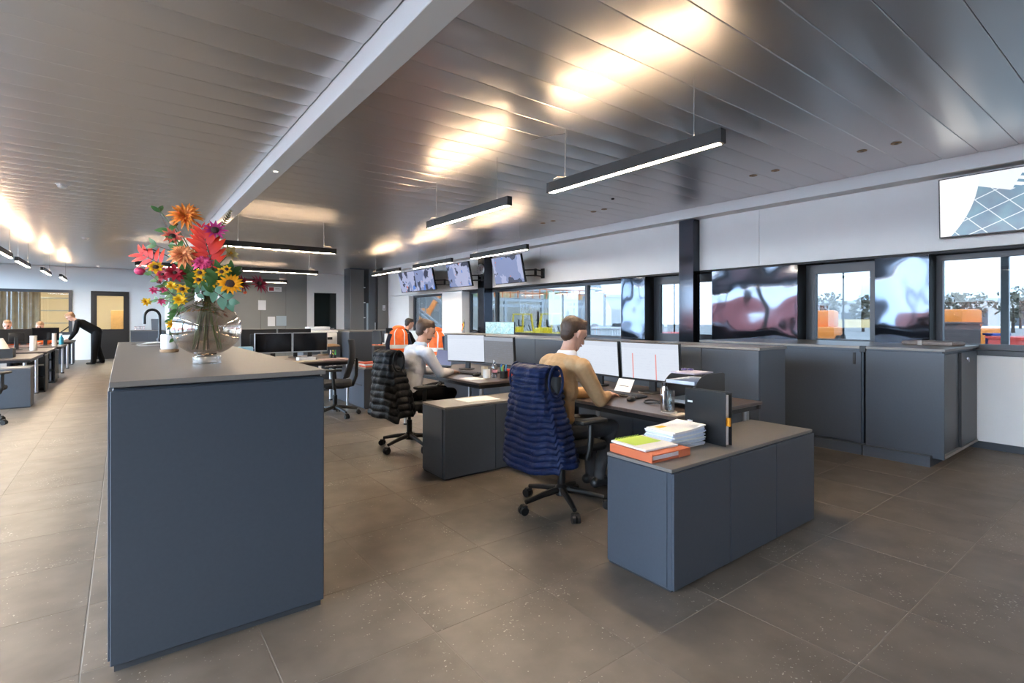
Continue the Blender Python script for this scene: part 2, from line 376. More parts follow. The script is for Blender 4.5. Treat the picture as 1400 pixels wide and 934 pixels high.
# tall dark cupboards closing the right side
cb = thing('tall_cupboard', 'tall dark grey cupboards standing at the far end of the right wall', 'cupboard', (5.93, 16.65, 0))
bx('body', (0, 1.31, .03, .6, 0, 3.05), GREYD, cb)
GM = mat('mid_grey_panel', (.13, .125, .115), .3)
dd = bx('door', (.0, .46, 0, .03, .02, 3.0), GM, cb, bev=.003); bx('shade_niche', (.47, .62, .022, .031, 1.9, 3.0), BLACK, cb); bx('glass_strip', (.55, .61, .02, .031, .02, 1.9), mat('pale_glass', (.35, .42, .46), .15), cb)  # black niche sheet paints the gap's shade; glass strip is plain pale blue-grey
for z in (.9, 1.4, 1.9, 2.4): bx('hinge', (.44, .5, -.012, 0, z, z + .03), SATIN, dd)
dd = bx('door', (.63, .86, 0, .03, .02, 3.0), GREYD, cb, bev=.003); bx('handle', (.83, .85, -.02, 0, 1.0, 1.25), SATIN, dd)
bx('shadow_slot', (.865, .94, .02, .031, .02, 3.0), BLACK, cb); bx('door', (.945, 1.305, 0, .03, .02, 3.0), GM, cb, bev=.003)
ic = thing('intercom', 'small pale intercom on the tall dark grey cupboard', 'intercom', (7.08, 16.648, 1.75))
bx('plate', (-.05, .05, -.02, 0, -.09, .09), mat('pale_grey_plastic', (.5, .52, .52), .4), ic, bev=.006); bx('button', (-.02, .02, -.024, -.019, -.06, -.03), BLACK, ic)
# papers and sign on the grey panels
def paper_on(name, lab, cat, u0, u1, v0, v1, y, m, extra=None):
    a = at(u0, v0, 1); k = y / at(u0, v0, 1).y
    P = lambda u, v: (lambda q: (q.x * y / q.y, H + (q.z - H) * y / q.y))(at(u, v, 1))
    (x0, z1), (x1, z0) = P(u0, v0), P(u1, v1)
    o = bx(name, (x0, x1, y - .004, y, z0, z1), m); tag(o, lab, cat); return o, x0, x1, z0, z1
paper_on('notice_sheet', 'white sheet pinned highest on the grey panel wall', 'paper', 353, 363.5, 410.5, 424, 20.06, PAPER)
paper_on('notice_sheet', 'white sheet beside the pale blue sheet on grey panels', 'paper', 366, 376, 433, 446, 20.06, PAPER)
paper_on('notice_sheet', 'pale blue-grey sheet on the grey panel wall', 'paper', 377.5, 391.5, 432, 445.5, 20.06, mat('blue_paper', (.38, .45, .5), .7))
so_, x0, x1, z0, z1 = paper_on('wall_sign', 'small white sign with a red mark on grey panels', 'sign', 366.5, 385, 392, 399, 20.06, PAPER)
xm = x0 + (x1 - x0) * .42
bx('red_mark', (x0 + .03, xm, 20.052, 20.056, z0 + .02, z1 - .02), mat('sign_red', (.35, .03, .04), .5), so_)
bx('grey_mark', (xm + .05, x1 - .04, 20.052, 20.056, z0 + .05, z0 + .07), mat('sign_grey', (.4, .4, .4), .5), so_)
bx('grey_mark', (xm + .05, x1 - .07, 20.052, 20.056, z0 + .10, z0 + .12), mat('sign_grey', (.4, .4, .4), .5), so_)

# ------------------------------------------------------------------ far left wall with interior window and door, and the room behind it
FW = mat('cool_white_wall', (.70, .73, .74), .6)
wf = struct(MB().box(XL, -4.0, YF, YF + .15, 0, ZC).box(-4.0, -1.36, YF, YF + .15, 2.33, ZC).box(-4.0, -1.36, YF, YF + .15, 0, .85).box(-1.36, -.88, YF, YF + .15, 0, ZC).box(-.88, .16, YF, YF + .15, 2.32, ZC).box(.16, 1.35, YF, YF + .15, 0, ZC).build('wall_far', FW, smooth=False), 'white far wall')
wn[0] += 1
wo = struct(MB().box(-4.0, -1.36, YF - .03, YF + .06, 2.24, 2.33).box(-4.0, -1.36, YF - .03, YF + .06, .85, .94).box(-1.45, -1.36, YF - .03, YF + .06, .94, 2.24).box(-4.0, -3.91, YF - .03, YF + .06, .94, 2.24).build('window_%d' % wn[0], FRAME, smooth=False), 'interior window to the back room')
bx('pane', (-3.91, -1.45, YF + .01, YF + .016, .94, 2.24), PANE, wo)
DOORB = mat('black_door', (.008, .008, .009), .4)
d1 = struct(MB().box(-.88, -.80, YF - .03, YF + .08, 0, 2.32).box(.08, .16, YF - .03, YF + .08, 0, 2.32).box(-.80, .08, YF - .03, YF + .08, 2.24, 2.32).build('door_1', DOORB, smooth=False), 'black door with a glazed upper half')
lf = MB().box(-.80, .08, YF - .01, YF + .04, 0, 1.02).box(-.80, -.72, YF - .01, YF + .04, 1.02, 2.24).box(0, .08, YF - .01, YF + .04, 1.02, 2.24).box(-.72, 0, YF - .01, YF + .04, 2.16, 2.24).build('door_leaf', DOORB, d1, smooth=False)
bx('door_pane', (-.72, 0, YF + .012, YF + .018, 1.02, 2.16), PANE, lf)
MB().tube([(-.70, YF - .01, .98), (-.70, YF - .06, .98), (-.58, YF - .06, .98)], .012).build('door_handle', SATIN, lf)
struct(bx('wall_back_room', (XL, 1.35, YF + 5, YF + 5.1, 0, ZC), mat('cream_wall', (.62, .55, .42), .7)))
struct(bx('wall_back_room_side', (.9, 1.0, YF + .15, YF + 5, 0, ZC), mat('cream_wall', (0, 0, 0))))
struct(bx('wall_back_room_left', (XL - .1, XL, YF, YF + 5, 0, ZC), WHITE))
struct(bx('ceiling_back_room', (XL, 1.35, YF + .15, YF + 5.1, ZC, ZC + .1), WHITE))
cl = thing('fill_ceiling_panel', 'unseen ceiling light panel added to light the back room', 'ceiling light', (-.4, YF + 2.5, ZC - .03))  # made-up lamp, put in to brighten the room behind door and window
bx('frame', (-.62, .62, -.32, .32, 0, .028), WHITEP, cl); bx('diffuser', (-.6, .6, -.3, .3, -.004, -.001), mat('fill_panel', (1, 1, 1), .5, emit=(1, .86, .62), estr=60), cl)
cl2 = thing('fill_ceiling_panel', 'unseen ceiling light panel added in the back room behind the interior window', 'ceiling light', (-3.0, YF + 1.6, ZC - .03))
bx('frame', (-.62, .62, -.32, .32, 0, .028), WHITEP, cl2); bx('diffuser', (-.6, .6, -.3, .3, -.004, -.001), MATS['fill_panel'], cl2)
BRN = mat('brown_slat_curtain', (.34, .26, .16), .8, noise=.2, nscale=6)
cu = thing('brown_curtain', 'brown curtain hanging behind the interior window', 'curtain', (-2.75, YF + 1.2, .2))
for k in range(9):
    P = []
    for i in range(7):
        y = .035 * math.sin(i / 6 * 2 * math.pi); P.append((-1.3 + k * .2 + i * .2 / 6, y))
    MB().grid([[(x, y, 0) for x, y in P], [(x, y, 2.6) for x, y in P]]).build('curtain_fold', BRN, cu)
rk = thing('blue_shelf_rack', 'tall blue metal shelving seen through the interior window', 'shelving', (-2.0, YF + 2.0, 0))
BLU = mat('rack_blue', (.06, .13, .26), .5)
for x in (-.45, .55):
    for y in (0, .5): bx('upright', (x - .025, x + .025, y - .025, y + .025, 0, 2.2), BLU, rk)
for z in (.3, .75, 1.2, 1.65, 2.1): bx('shelf', (-.45, .55, 0, .5, z, z + .04), mat('rack_shelf', (.35, .38, .4), .5), rk)
MB().tube([(-.45, -.03, .3), (.55, -.03, 1.2)], .02).build('brace', BLACKM, rk); MB().tube([(.55, -.03, .3), (-.45, -.03, 1.2)], .02).build('brace', BLACKM, rk)
wd = thing('wooden_locker', 'light wooden cupboard seen through the door pane', 'cupboard', (-.1, YF + 3.5, 0))
bx('body', (-.3, .5, 0, .5, 0, 1.7), mat('light_wood', (.42, .25, .10), .5, noise=.15, nscale=12), wd, bev=.005); bx('door', (-.29, .09, -.02, 0, .05, 1.65), MATS['light_wood'], wd); bx('door', (.11, .49, -.02, 0, .05, 1.65), MATS['light_wood'], wd)

# ------------------------------------------------------------------ left wall and rear wall (outside the frame, they let the daylight in)
wl_ = MB().box(XL - .2, XL, YB, YF, 0, .30).box(XL - .2, XL, YB, YF, 2.95, ZC)
piers = [-3.5, -.2, 3.1, 6.4, 9.7, 13.0, 16.3, 19.6, 22.5]
for k, y in enumerate(piers): wl_.box(XL - .2, XL, y - (.15 if k else 0), y + (.15 if k < 8 else 0), .30, 2.95)
struct(wl_.build('wall_left', WHITE, smooth=False), 'left wall with a row of windows')
for a, b in zip(piers[:-1], piers[1:]):
    window(a + .15, b - .15, .30, 2.95, XL - .1, .06, muls=((a + b) / 2,), lab='window in the left wall', gl=PANE)
struct(bx('wall_rear', (XL, 7.62, YB - .2, YB, 0, ZC), GREYD), 'grey rear wall behind the camera')
# ------------------------------------------------------------------ outdoors
GZ = -.45
struct(bx('yard_ground', (-80, 130, -60, 130, GZ - .1, GZ), mat('yard_paving', (.30, .29, .28), .85, noise=.2, nscale=.6)), 'paved yard outside')
YEL = mat('forklift_yellow', (.82, .60, .02), .4); TYRE = mat('tyre', (.02, .02, .02), .8); MACH = mat('machine_orange', (.85, .25, .03), .45)
GALV = mat('galvanised_steel', (.48, .51, .53), .45, metal=.5); ORR = mat('orange_railing', (.80, .22, .05), .5)
def forklift(x, y, rz, lab):
    t = thing('forklift', lab, 'forklift', (x, y, GZ), rz, 'yellow forklifts in the yard')
    MB().box(-1.1, 1.0, -.55, .55, .25, .85, bev=.08).box(-1.25, -.7, -.5, .5, .35, 1.15, bev=.12).build('chassis', YEL, t)
    bx('engine_hood', (-.9, -.1, -.42, .42, .85, 1.2), YEL, t, bev=.05)
    for sx, tx in ((-.95, -.75), (.75, .55), (-.1, -.05)):
        for s in (-1, 1): MB().tube([(sx, s * .48, .8), (tx, s * .45, 2.15)], .045).build('cage_post', YEL, t)
    MB().box(-.85, .65, -.5, .5, 2.1, 2.18, bev=.02).build('cage_roof', YEL, t)
    bx('seat', (-.35, .1, -.25, .25, 1.2, 1.3), BLACK, t, bev=.03); bx('seat_back', (-.42, -.32, -.25, .25, 1.25, 1.75), BLACK, t, bev=.03)
    MB().tube([(.55, 0, .85), (.35, 0, 1.35)], .03).build('steering_column', BLACK, t)
    for s in (-1, 1):
        bx('mast_rail', (1.02, 1.14, s * .35 - .05, s * .35 + .05, .05, 2.35), BLACKM, t)
        bx('fork', (1.16, 2.2, s * .3 - .06, s * .3 + .06, .06, .11), BLACKM, t)
        for wx, wr in ((.65, .34), (-.8, .28)): MB().cyl((wx, s * .42, wr), (wx, s * .62, wr), wr, n=20).build('wheel', TYRE, t)
    bx('carriage', (1.14, 1.2, -.45, .45, .2, .6), BLACKM, t)
p = at(716, 440, 39); forklift(p.x, p.y, R(-35), 'yellow forklift with open cage, left one behind the long window')
p = at(755, 440, 36.5); forklift(p.x, p.y, R(-35), 'yellow forklift with open cage, right one behind the long window')
# steel gantry with railing
g = thing('steel_gantry', 'grey steel gantry with beams behind the forklifts', 'gantry', (7.5, 43, GZ))
for x in (14, 19, 24, 29, 34, 39): 
    bx('column', (x - .14, x + .14, -.14, .14, 0, 3.89), GALV, g); 
for z in (3.0, 3.6): bx('beam', (13.5, 39.5, -.12, .12, z, z + .28), GALV, g)
bx('deck', (13.5, 39.5, -.2, 2.5, 3.9, 3.955), GALV, g)
r_ = thing('orange_railing', 'orange railing along the top of the steel gantry', 'railing', (7.5, 42.9, GZ + 3.96))
for k in range(26): bx('post', (13.6 + k - .05, 13.6 + k + .05, -.04, .04, 0, 1.1), ORR, r_)
for z in (.5, 1.0): bx('rail', (13.5, 39.5, -.04, .04, z, z + .1), ORR, r_)
for k in range(7):
    c_ = [(.75, .55, .3), (.7, .6, .5), (.25, .35, .2)][k % 3]
    o = bx('stored_crate', (21.5 + k * 3.4, 23.3 + k * 3.4, 44, 45, GZ + 3.96, GZ + 4.6 + .15 * (k % 3)), mat('crate_%d' % (k % 3), c_, .7), bev=.03)
    tag(o, 'crate stored on the steel gantry deck, %s from the left' % ['first', 'second', 'third', 'fourth', 'fifth', 'sixth', 'seventh'][k], 'crate', 'crates on the gantry')
hb = thing('workshop_building', 'pale workshop building behind the steel gantry', 'building', (11, 50, GZ))
bx('wall', (8, 36, 0, 8, 0, 5.2), mat('pale_cladding', (.50, .49, .44), .7), hb); bx('roof', (7.8, 36.2, -.3, 8.3, 5.2, 5.5), GALV, hb)
for k in range(4): 
    f_ = bx('window_frame', (10 + k * 4, 12 + k * 4, -.05, 0, 1.2, 2.8), FRAME, hb); bx('pane', (10.1 + k * 4, 11.9 + k * 4, -.07, -.05, 1.3, 2.7), mat('dark_pane', (.05, .07, .08), .1), f_)
# outdoor stair behind the far window
st = thing('outdoor_staircase', 'white metal staircase outside the far right window', 'staircase', (at(668, 435, 20).x, at(668, 435, 20).y, GZ), R(143))
for s in (0, 1.1): MB().tube([(0, s, 0), (4.2, s, 3.4)], .07).build('stringer', WHITEP, st); MB().tube([(0, s, 1.0), (4.2, s, 4.4)], .035).build('handrail', WHITEP, st)
for k in range(15): bx('step', (.1 + k * .28, .36 + k * .28, 0, 1.1, .18 + k * .225, .22 + k * .225), GALV, st)
for k in range(8): bx('baluster', (.25 + k * .55 - .02, .25 + k * .55 + .02, -.03, .01, .2 + k * .445, 1.2 + k * .445), WHITEP, st)
hx = thing('orange_excavator', 'orange machine arm standing behind the outdoor staircase', 'machine', (13.2, 27, GZ))
bx('cab', (-.8, .8, -.8, .8, .9, 2.4), MACH, hx, bev=.1); bx('tracks', (-1.5, 1.5, -1, 1, 0, .85), TYRE, hx, bev=.2); MB().tube([(.6, 0, 1.5), (2.0, 0, 3.6), (3.6, 0, 2.2)], .18).build('boom', MACH, hx)
hall = thing('grey_storage_hall', 'grey hall front beyond the outdoor staircase', 'building', (12.5, 32, GZ)); bx('wall', (0, 8, 0, 6, 0, 5), mat('hall_grey', (.22, .22, .21), .7), hall); bx('roof', (-.2, 8.2, -.2, 6.2, 5, 5.3), GALV, hall)
# yard on the right
def pole(u, d, lab, hgt=7, arm=True):
    p = at(u, 435, d); t = thing('lamp_post', lab, 'lamp post', (p.x, p.y, GZ)); MB().cyl((0, 0, 0), (0, 0, hgt), .05, .04, n=12).build('pole', BLACKM, t)
    if arm: MB().box(-1.0, 1.0, -.08, .08, hgt - .15, hgt, bev=.02).build('lamp_arm', BLACKM, t)
pole(1153, 26, 'dark lamp post behind the opening window'); pole(1371, 14, 'dark lamp post behind the wide right window', 3.9); pole(922, 30, 'dark post behind the narrow window by the column', 6)
def digger(u, d, rz, lab):
    p = at(u, 435, d); t = thing('orange_machine', lab, 'machine', (p.x, p.y, GZ), rz)
    bx('body', (-1.3, .9, -.8, .8, .5, 1.35), MACH, t, bev=.12); bx('cab', (-.3, .9, -.6, .6, 1.3, 2.3), MACH, t, bev=.15); bx('cab_window', (.1, .92, -.5, .5, 1.5, 2.1), MATS['dark_pane'], t, bev=.05)
    for x in (-.8, .5):
        for s in (-1, 1): MB().cyl((x, s * .7, .45), (x, s * .95, .45), .45, n=18).build('wheel', TYRE, t)
    MB().tube([(.9, 0, 1.0), (2.0, 0, 1.6), (2.7, 0, .8)], .1).build('boom', MACH, t)
digger(1126, 30, R(10), 'orange loader behind the opening window'); digger(1322, 26, R(60), 'orange loader behind the wide right window')
def container(u, d, dims, rz, c, lab, nm='skip_container'):
    p = at(u, 435, d); t = thing(nm, lab, 'container', (p.x, p.y, GZ), rz); L, W, Hh = dims
    bx('body', (-L / 2, L / 2, -W / 2, W / 2, .1, Hh), c, t, bev=.03)
    for k in range(5): bx('rib', (-L / 2 + (k + .5) * L / 5 - .05, -L / 2 + (k + .5) * L / 5 + .05, -W / 2 - .05, -W / 2, .15, Hh - .05), c, t)
    bx('rim', (-L / 2 - .05, L / 2 + .05, -W / 2 - .07, W / 2 + .05, Hh, Hh + .08), c, t)
REDM = mat('container_red', (.70, .05, .03), .5)
container(1402, 17, (1.6, 1.2, 1.15), R(40), REDM, 'red skip container at the edge of the wide right window')
container(925, 24, (2.2, 1.2, 1.1), R(20), REDM, 'red skip container behind the narrow window by the column')
container(1362, 21, (.5, .5, 1.15), R(40), mat('bin_blue', (.03, .06, .3), .5), 'blue bin beside the orange loader', 'yard_bin')
container(1170, 17, (3, 1.5, .9), R(25), mat('rack_dark', (.06, .065, .07), .6), 'dark steel rack behind the opening window', 'steel_rack')
container(1296, 22, (2.0, 1.5, 1.6), R(30), mat('truck_dark', (.08, .06, .055), .6), 'dark truck body left of the orange loader', 'truck_body')
container(826, 24, (1.6, 1.2, 1.35), R(20), mat('tank_white', (.75, .76, .76), .5), 'white box container behind the long window', 'white_container')
container(846, 26, (.8, .8, 1.3), R(20), MACH, 'orange crate beside the white box container', 'orange_crate')
sl = thing('storage_silo', 'grey cone topped silo behind the long window', 'silo', tuple(at(815, 435, 34).xy) + (GZ,)); MB().lathe([(1.0, 0), (1.0, 2.4), (.4, 3.6), (.25, 4.2), (0, 4.3)], 24).build('tank', GALV, sl)
MB().tube([(1.0, 0, .2), (1.0, 0, 2.5), (.3, 0, 3.9)], .05).build('pipe', GALV, sl)
bar = thing('yellow_barrier', 'long pale yellow barrier across the yard', 'barrier', tuple(at(1153, 435, 40).xy) + (GZ,), R(-25))
bx('beam', (-9, 9, -.1, .1, 1.1, 1.75), mat('barrier_yellow', (.85, .62, .30), .5), bar)
for k in range(7): bx('post', (-9 + k * 3 - .08, -9 + k * 3 + .08, -.08, .08, 0, 1.2), GALV, bar)
# canopy edge outside, in front of the right windows
cnp = thing('window_canopy', 'grey canopy edge with orange trim outside the right windows', 'canopy', (0, 0, 0))
bx('roof', (9.5, 12.0, -4, 12, 2.5, 2.58), GALV, cnp); bx('orange_trim', (12.0, 12.05, -4, 12, 2.47, 2.56), ORR, cnp)
for k in range(4): bx('post', (11.9, 12.0, -3 + k * 4.9, -2.9 + k * 4.9, GZ, 2.5), GALV, cnp)
# trees and far houses along the yard edge
TR = mat('winter_tree', (.16, .15, .11), .9, noise=.3, nscale=3); TG = mat('bark', (.08, .06, .05), .9)
rnd = random.Random(3)
kinds = ['bare pale tree', 'dense grey-green tree', 'round brownish tree', 'tall thin tree', 'low wide tree']
for k, (u, d, hh) in enumerate(((1305, 60, 5), (1335, 75, 6), (1385, 65, 5.5), (1135, 80, 6), (1180, 70, 5), (1395, 90, 8))):
    p = at(u, 435, d); t = thing('yard_tree', kinds[k % 5] + ' beyond the yard, ' + ['left in the wide right window', 'centre of the wide right window', 'behind the right lamp post', 'left in the opening window', 'right in the opening window', 'farthest at the right edge'][k], 'tree', (p.x, p.y, GZ), 0, 'trees beyond the yard')
    MB().tube([(0, 0, 0), (.1, 0, hh * .6)], [.2, .08]).build('trunk', TG, t)
    cr_ = MB()
    for q in range(140):
        a, b_, rr = rnd.uniform(0, 6.28), rnd.uniform(-1.4, 1.4), rnd.uniform(.4, 1)
        c_ = Vector((math.cos(a) * math.cos(b_) * rr * hh * .35, math.sin(a) * math.cos(b_) * rr * hh * .35, hh * .62 + math.sin(b_) * rr * hh * .36)); s_ = rnd.uniform(.25, .5)
        cr_.add([c_ + Vector((rnd.uniform(-s_, s_), rnd.uniform(-s_, s_), rnd.uniform(-s_, s_))) for _ in range(4)], [(0, 1, 2), (0, 2, 3), (0, 3, 1), (1, 3, 2)])
    cr_.build('crown', TR, t, smooth=False)
for k, (u, d, ww, hh) in enumerate(((1160, 110, 22, 5), (1350, 120, 30, 6), (830, 100, 14, 6))):
    p = at(u, 435, d); t = thing('far_shed', ['low pale shed far behind the opening window', 'long pale shed far behind the wide right window', 'grey shed far behind the long window'][k], 'building', (p.x, p.y, GZ), R(-30))
    bx('wall', (-ww / 2, ww / 2, 0, 8, 0, hh), mat('shed_%d' % k, ((.5, .5, .5), (.55, .5, .45), (.4, .42, .45))[k], .7), t); bx('roof', (-ww / 2 - .4, ww / 2 + .4, -.4, 8.4, hh, hh + .5), GALV, t)
    for q in range(3): bx('gate', (-ww / 2 + 2 + q * ww / 3, -ww / 2 + 5 + q * ww / 3, -.1, 0, 0, hh * .6), GREYD, t)
# unseen lorries added left of the building to tint the glossy panels' reflections
for k, (y, c) in enumerate(((-6, mat('lorry_pink', (.78, .34, .30), .5)), (4.0, mat('lorry_coral', (.78, .30, .24), .5)), (14.5, mat('lorry_red', (.75, .22, .18), .5)))):
    t = thing('added_lorry', 'unseen red lorry added outside the left windows, ' + ['rear one', 'middle one', 'front one'][k], 'lorry', (-13, y, GZ), 0, 'added lorries outside the left windows')
    bx('box_body', (-1.2, 1.2, -3, 2.2, 1.0, 2.5), c, t, bev=.05); bx('cab', (-1.1, 1.1, 2.3, 3.9, .6, 2.3), c, t, bev=.2); bx('windscreen', (-1.0, 1.0, 3.85, 3.93, 1.4, 2.1), MATS['dark_pane'], t)
    for wy in (-2, 3):
        for s in (-1, 1): MB().cyl((s * .9, wy, .5), (s * 1.15, wy, .5), .5, n=16).build('wheel', TYRE, t)
# ------------------------------------------------------------------ pendant lamps
def pendant(cx, cy, L, along, lab, loop=False):
    """linear lamp, body 60 x 95 mm, hanging on two wires"""
    t = thing('pendant_lamp', lab, 'pendant lamp', (cx, cy, 2.55), 0 if along == 'y' else R(-90), 'black linear pendant lamps')
    h2 = L / 2
    MB().box(-.03, -.024, -h2, h2, .004, .097).box(.024, .03, -h2, h2, .004, .097).box(-.024, .024, -h2, -h2 + .006, .004, .097).box(-.024, .024, h2 - .006, h2, .004, .097).box(-.024, .024, -h2 + .006, h2 - .006, .006, .08).build('housing', LAMPBODY, t, smooth=False)
    bx('diffuser', (-.024, .024, -h2 + .03, h2 - .03, .003, .0058), LIGHTDN, t)
    bx('uplight', (-.02, .02, -h2 + .05, h2 - .05, .0802, .083), LIGHTUP, t)
    for s in (-1, 1):
        y = s * (h2 - .22); w_ = MB(); w_.cyl((0, y, .09), (0, y, ZC - 2.55 + .002), .0016, n=6).build('wire', SATIN, t)
        MB().cyl((0, y, .095), (0, y, .12), .006, n=8).build('wire_grip', SATIN, t)
    y = h2 - .22
    MB().tube([(.0, h2 - .08, .095), (0, h2 - .06, .125), (0, h2 - .12, .135), (0, y + .008, .11), (.004, y + .006, .3), (.004, y + .006, .50), (-.03, y + .25, .535), (-.05, y + .42, .545)] if loop else [(0, h2 - .08, .095), (0, h2 - .1, .125), (.004, y + .006, .13), (.004, y + .006, .54)], .0028, 6).build('cable', mat('cable_grey', (.2, .19, .18), .5), t)
    return t
pendant(3.15, 2.74, 1.74, 'y', 'black linear pendant lamp hanging nearest above the man in tan', True)
pendant(3.15, 5.10, 1.76, 'y', 'black linear pendant lamp hanging above the man in pale shirt', True)
pendant(5.43, 7.65, 1.76, 'y', 'linear pendant lamp in front of the third hanging screen')
pendant(5.43, 10.15, 1.76, 'y', 'linear pendant lamp left of the middle hanging screen')
pendant(5.43, 12.65, 1.76, 'y', 'farthest linear pendant lamp before the double screens')
pendant(2.16, 9.33, 1.80, 'x', 'black linear pendant lamp nearest behind the bouquet, above the dark monitors')
pendant(3.2, 13.95, 1.80, 'x', 'second linear pendant lamp behind the bouquet, in front of the grey panels')
pendant(1.1, 13.95, 1.80, 'x', 'linear pendant lamp mostly hidden behind the bouquet')
pendant(3.4, 18.0, 1.80, 'x', 'lowest looking pendant lamp closest to the grey panels')
pendant(-1.73, 12.9, 1.76, 'y', 'pendant lamp cut by the left picture edge')
pendant(-1.73, 15.25, 1.76, 'y', 'second pendant lamp from the left picture edge')
pendant(-1.58, 17.75, 1.76, 'y', 'third pendant lamp from the left picture edge')
pendant(-1.42, 20.2, 1.76, 'y', 'smallest pendant lamp by the far white wall on the left')
for k, y in enumerate((10.4, 7.9, 5.4, 2.9, .4)): pendant(-1.73, y, 1.76, 'y', 'added pendant lamp extending the left row outside the picture, %s' % ['first', 'second', 'third', 'fourth', 'fifth'][k])  # out-of-view lamps added for more warm light on the left
pendant(5.43, -1.3, 1.76, 'y', 'added unseen pendant lamp of the window row behind the camera')  # out-of-view lamp added to brighten the front floor at right

# ------------------------------------------------------------------ island
isl = thing('island_counter', 'tall blue-grey kitchen island carrying the flower vase', 'counter', (0, 0, 0))
bx('body', (-.035, .775, 2.57, 6.68, .03, 1.118), LAM, isl, bev=.003)
bx('plinth', (-.03, .77, 2.576, 6.67, 0, .03), mat('plinth_blue', (.05, .056, .066), .5), isl)
bx('end_panel', (-.042, .778, 2.553, 2.569, .034, 1.112), LAM, isl, bev=.0025)
bx('worktop', (-.045, .785, 2.545, 6.7, 1.127, 1.15), LAMLIT, isl, bev=.002)
bx('shadow_gap', (-.03, .77, 2.58, 6.66, 1.117, 1.128), PLINTH, isl)
for k in range(6):
    y = 2.585 + k * .68; bx('side_door', (.776, .79, y + .003, min(y + .677, 6.67), .04, 1.11), LAM, isl, bev=.002)
    bx('side_door', (-.05, -.036, y + .003, min(y + .677, 6.67), .04, 1.11), LAM, isl, bev=.002)
bx('sink_rim', (.06, .62, 6.05, 6.5, 1.1495, 1.153), BLACKM, isl, bev=.001)
fp = MB(); pts = [(0, 0, 0), (0, 0, .26)] + [(-.065 + .065 * math.cos(a), 0, .26 + .065 * math.sin(a) * 1.1) for a in [math.pi * q / 12 for q in range(13)]] + [(-.13, 0, .19)]
fa = thing('kitchen_tap', 'black curved tap standing on the island behind the bouquet', 'tap', (.29, 6.22, 1.152), R(15))
MB().tube(pts, .0125, 12).build('spout', BLACKM, fa); MB().cyl((0, 0, 0), (0, 0, .05), .022, n=16).build('base', BLACKM, fa); MB().cyl((0, .02, .03), (0, .07, .035), .007).build('lever', BLACKM, fa)
tw = MB(); P = [[(x * .3, y * .2, .012 + .02 * math.exp(-((x - .5) ** 2) * 12) * (1 - y * .5) + .006 * math.sin(x * 9 + y * 5)) for x in [q / 10 for q in range(11)]] for y in [q / 8 for q in range(9)]]
tw.grid(P); tw.add([(0, 0, 0), (.3, 0, 0), (.3, .2, 0), (0, .2, 0)], [(3, 2, 1, 0)])
tag(tw.build('white_towel', mat('towel_white', (.8, .79, .78), .9, bump=.002, bscale=200), None, (.12, 5.62, 1.1515), R(10)), 'white folded cloth lying beside the sink on the island', 'cloth')
jr = thing('white_jar', 'white jar on a wooden foot behind the vase', 'jar', (.27, 4.55, 1.151))
MB().lathe([(0, .022), (.05, .022), (.054, .03), (.054, .125), (.05, .13), (0, .13)], 24).build('jar_body', mat('jar_white', (.7, .7, .72), .3), jr); MB().lathe([(0, 0), (.056, 0), (.06, .004), (.06, .02), (0, .021)], 24).build('wooden_foot', mat('cork', (.35, .22, .12), .7), jr)

# ------------------------------------------------------------------ cabinets
def low_cabinet(lab, x0, x1, y0, y1, face, n, h=.63, grp='low desk-end cabinets', drawers=False):
    t = thing('low_cabinet', lab, 'cabinet', (0, 0, 0), 0, grp)
    bx('carcass', (x0 + .004, x1 - .004, y0 + .004, y1 - .004, .012, h - .02), LAM, t, bev=.002)
    bx('base_rail', (x0 + .01, x1 - .01, y0 + .012, y1 - .01, 0, .012), PLINTH, t)
    bx('top_panel', (x0, x1, y0, y1, h - .018, h), LAMLIT, t, bev=.002)
    if face == 'y':
        for k in range(n):
            a, b = x0 + (x1 - x0) * k / n, x0 + (x1 - x0) * (k + 1) / n
            bx('door', (a + .0025, b - .0025, y0 - .012, y0 + .003, .016, h - .022), LAM, t, bev=.0015)
        bx('end_panel', (x0 - .001, x0 + .004, y0 + .03, y1 - .006, .02, h - .022), LAM, t, bev=.001)
    else:
        for k in range(n):
            a, b = y0 + (y1 - y0) * k / n, y0 + (y1 - y0) * (k + 1) / n
            d = bx('door', (x0 - .012, x0 + .003, a + .0025, b - .0025, .016, h - .022), LAM, t, bev=.0015)
            if drawers: bx('grip', (x0 - .016, x0 - .011, a + .1, b - .04, h * .55, h * .55 + .025), BLACK, d)
    return t
low_cabinet('low blue-grey cabinet with papers and a black binder on top', 2.22, 3.81, 1.60, 2.04, 'y', 3)
low_cabinet('low cabinet between the two puffer-vest chairs with a sheet on top', 2.2, 3.8, 3.89, 4.29, 'y', 3)
low_cabinet('low cabinet with red folders beside the far black chair', 2.96, 3.4, 7.68, 9.28, 'x', 2, drawers=True)
low_cabinet('low pale blue cabinet at the left picture edge', -2.76, -1.16, 11.0, 11.4, 'y', 3)

# divider row
dv0, dv1, dvh = 4.26, 4.70, 1.15
ed = [2.2, 2.74, 3.54, 4.34, 5.14, 5.94, 6.74, 7.5]
nm = ['at the near end of the row', 'behind the right screen of the man in tan', 'behind the left screen of the man in tan', 'behind the tan man\'s head', 'behind the grey screen', 'behind the bright screen of the man in pale shirt', 'at the far end of the row']
for k in range(7):
    t = thing('divider_cabinet', 'tall blue-grey divider cabinet ' + nm[k], 'cabinet', (0, 0, 0), 0, 'tall cabinets dividing the room')
    bx('carcass', (dv0 + .003, dv1, ed[k] + .001, ed[k + 1] - .001, .03, dvh - .024), LAM, t)
    bx('door', (dv0 - .014, dv0 + .002, ed[k] + .003, ed[k + 1] - .003, .035, dvh - .026), LAM, t, bev=.002); bx('plinth', (dv0 + .02, dv1 - .02, ed[k] + .01, ed[k + 1] - .01, 0, .03), PLINTH, t)
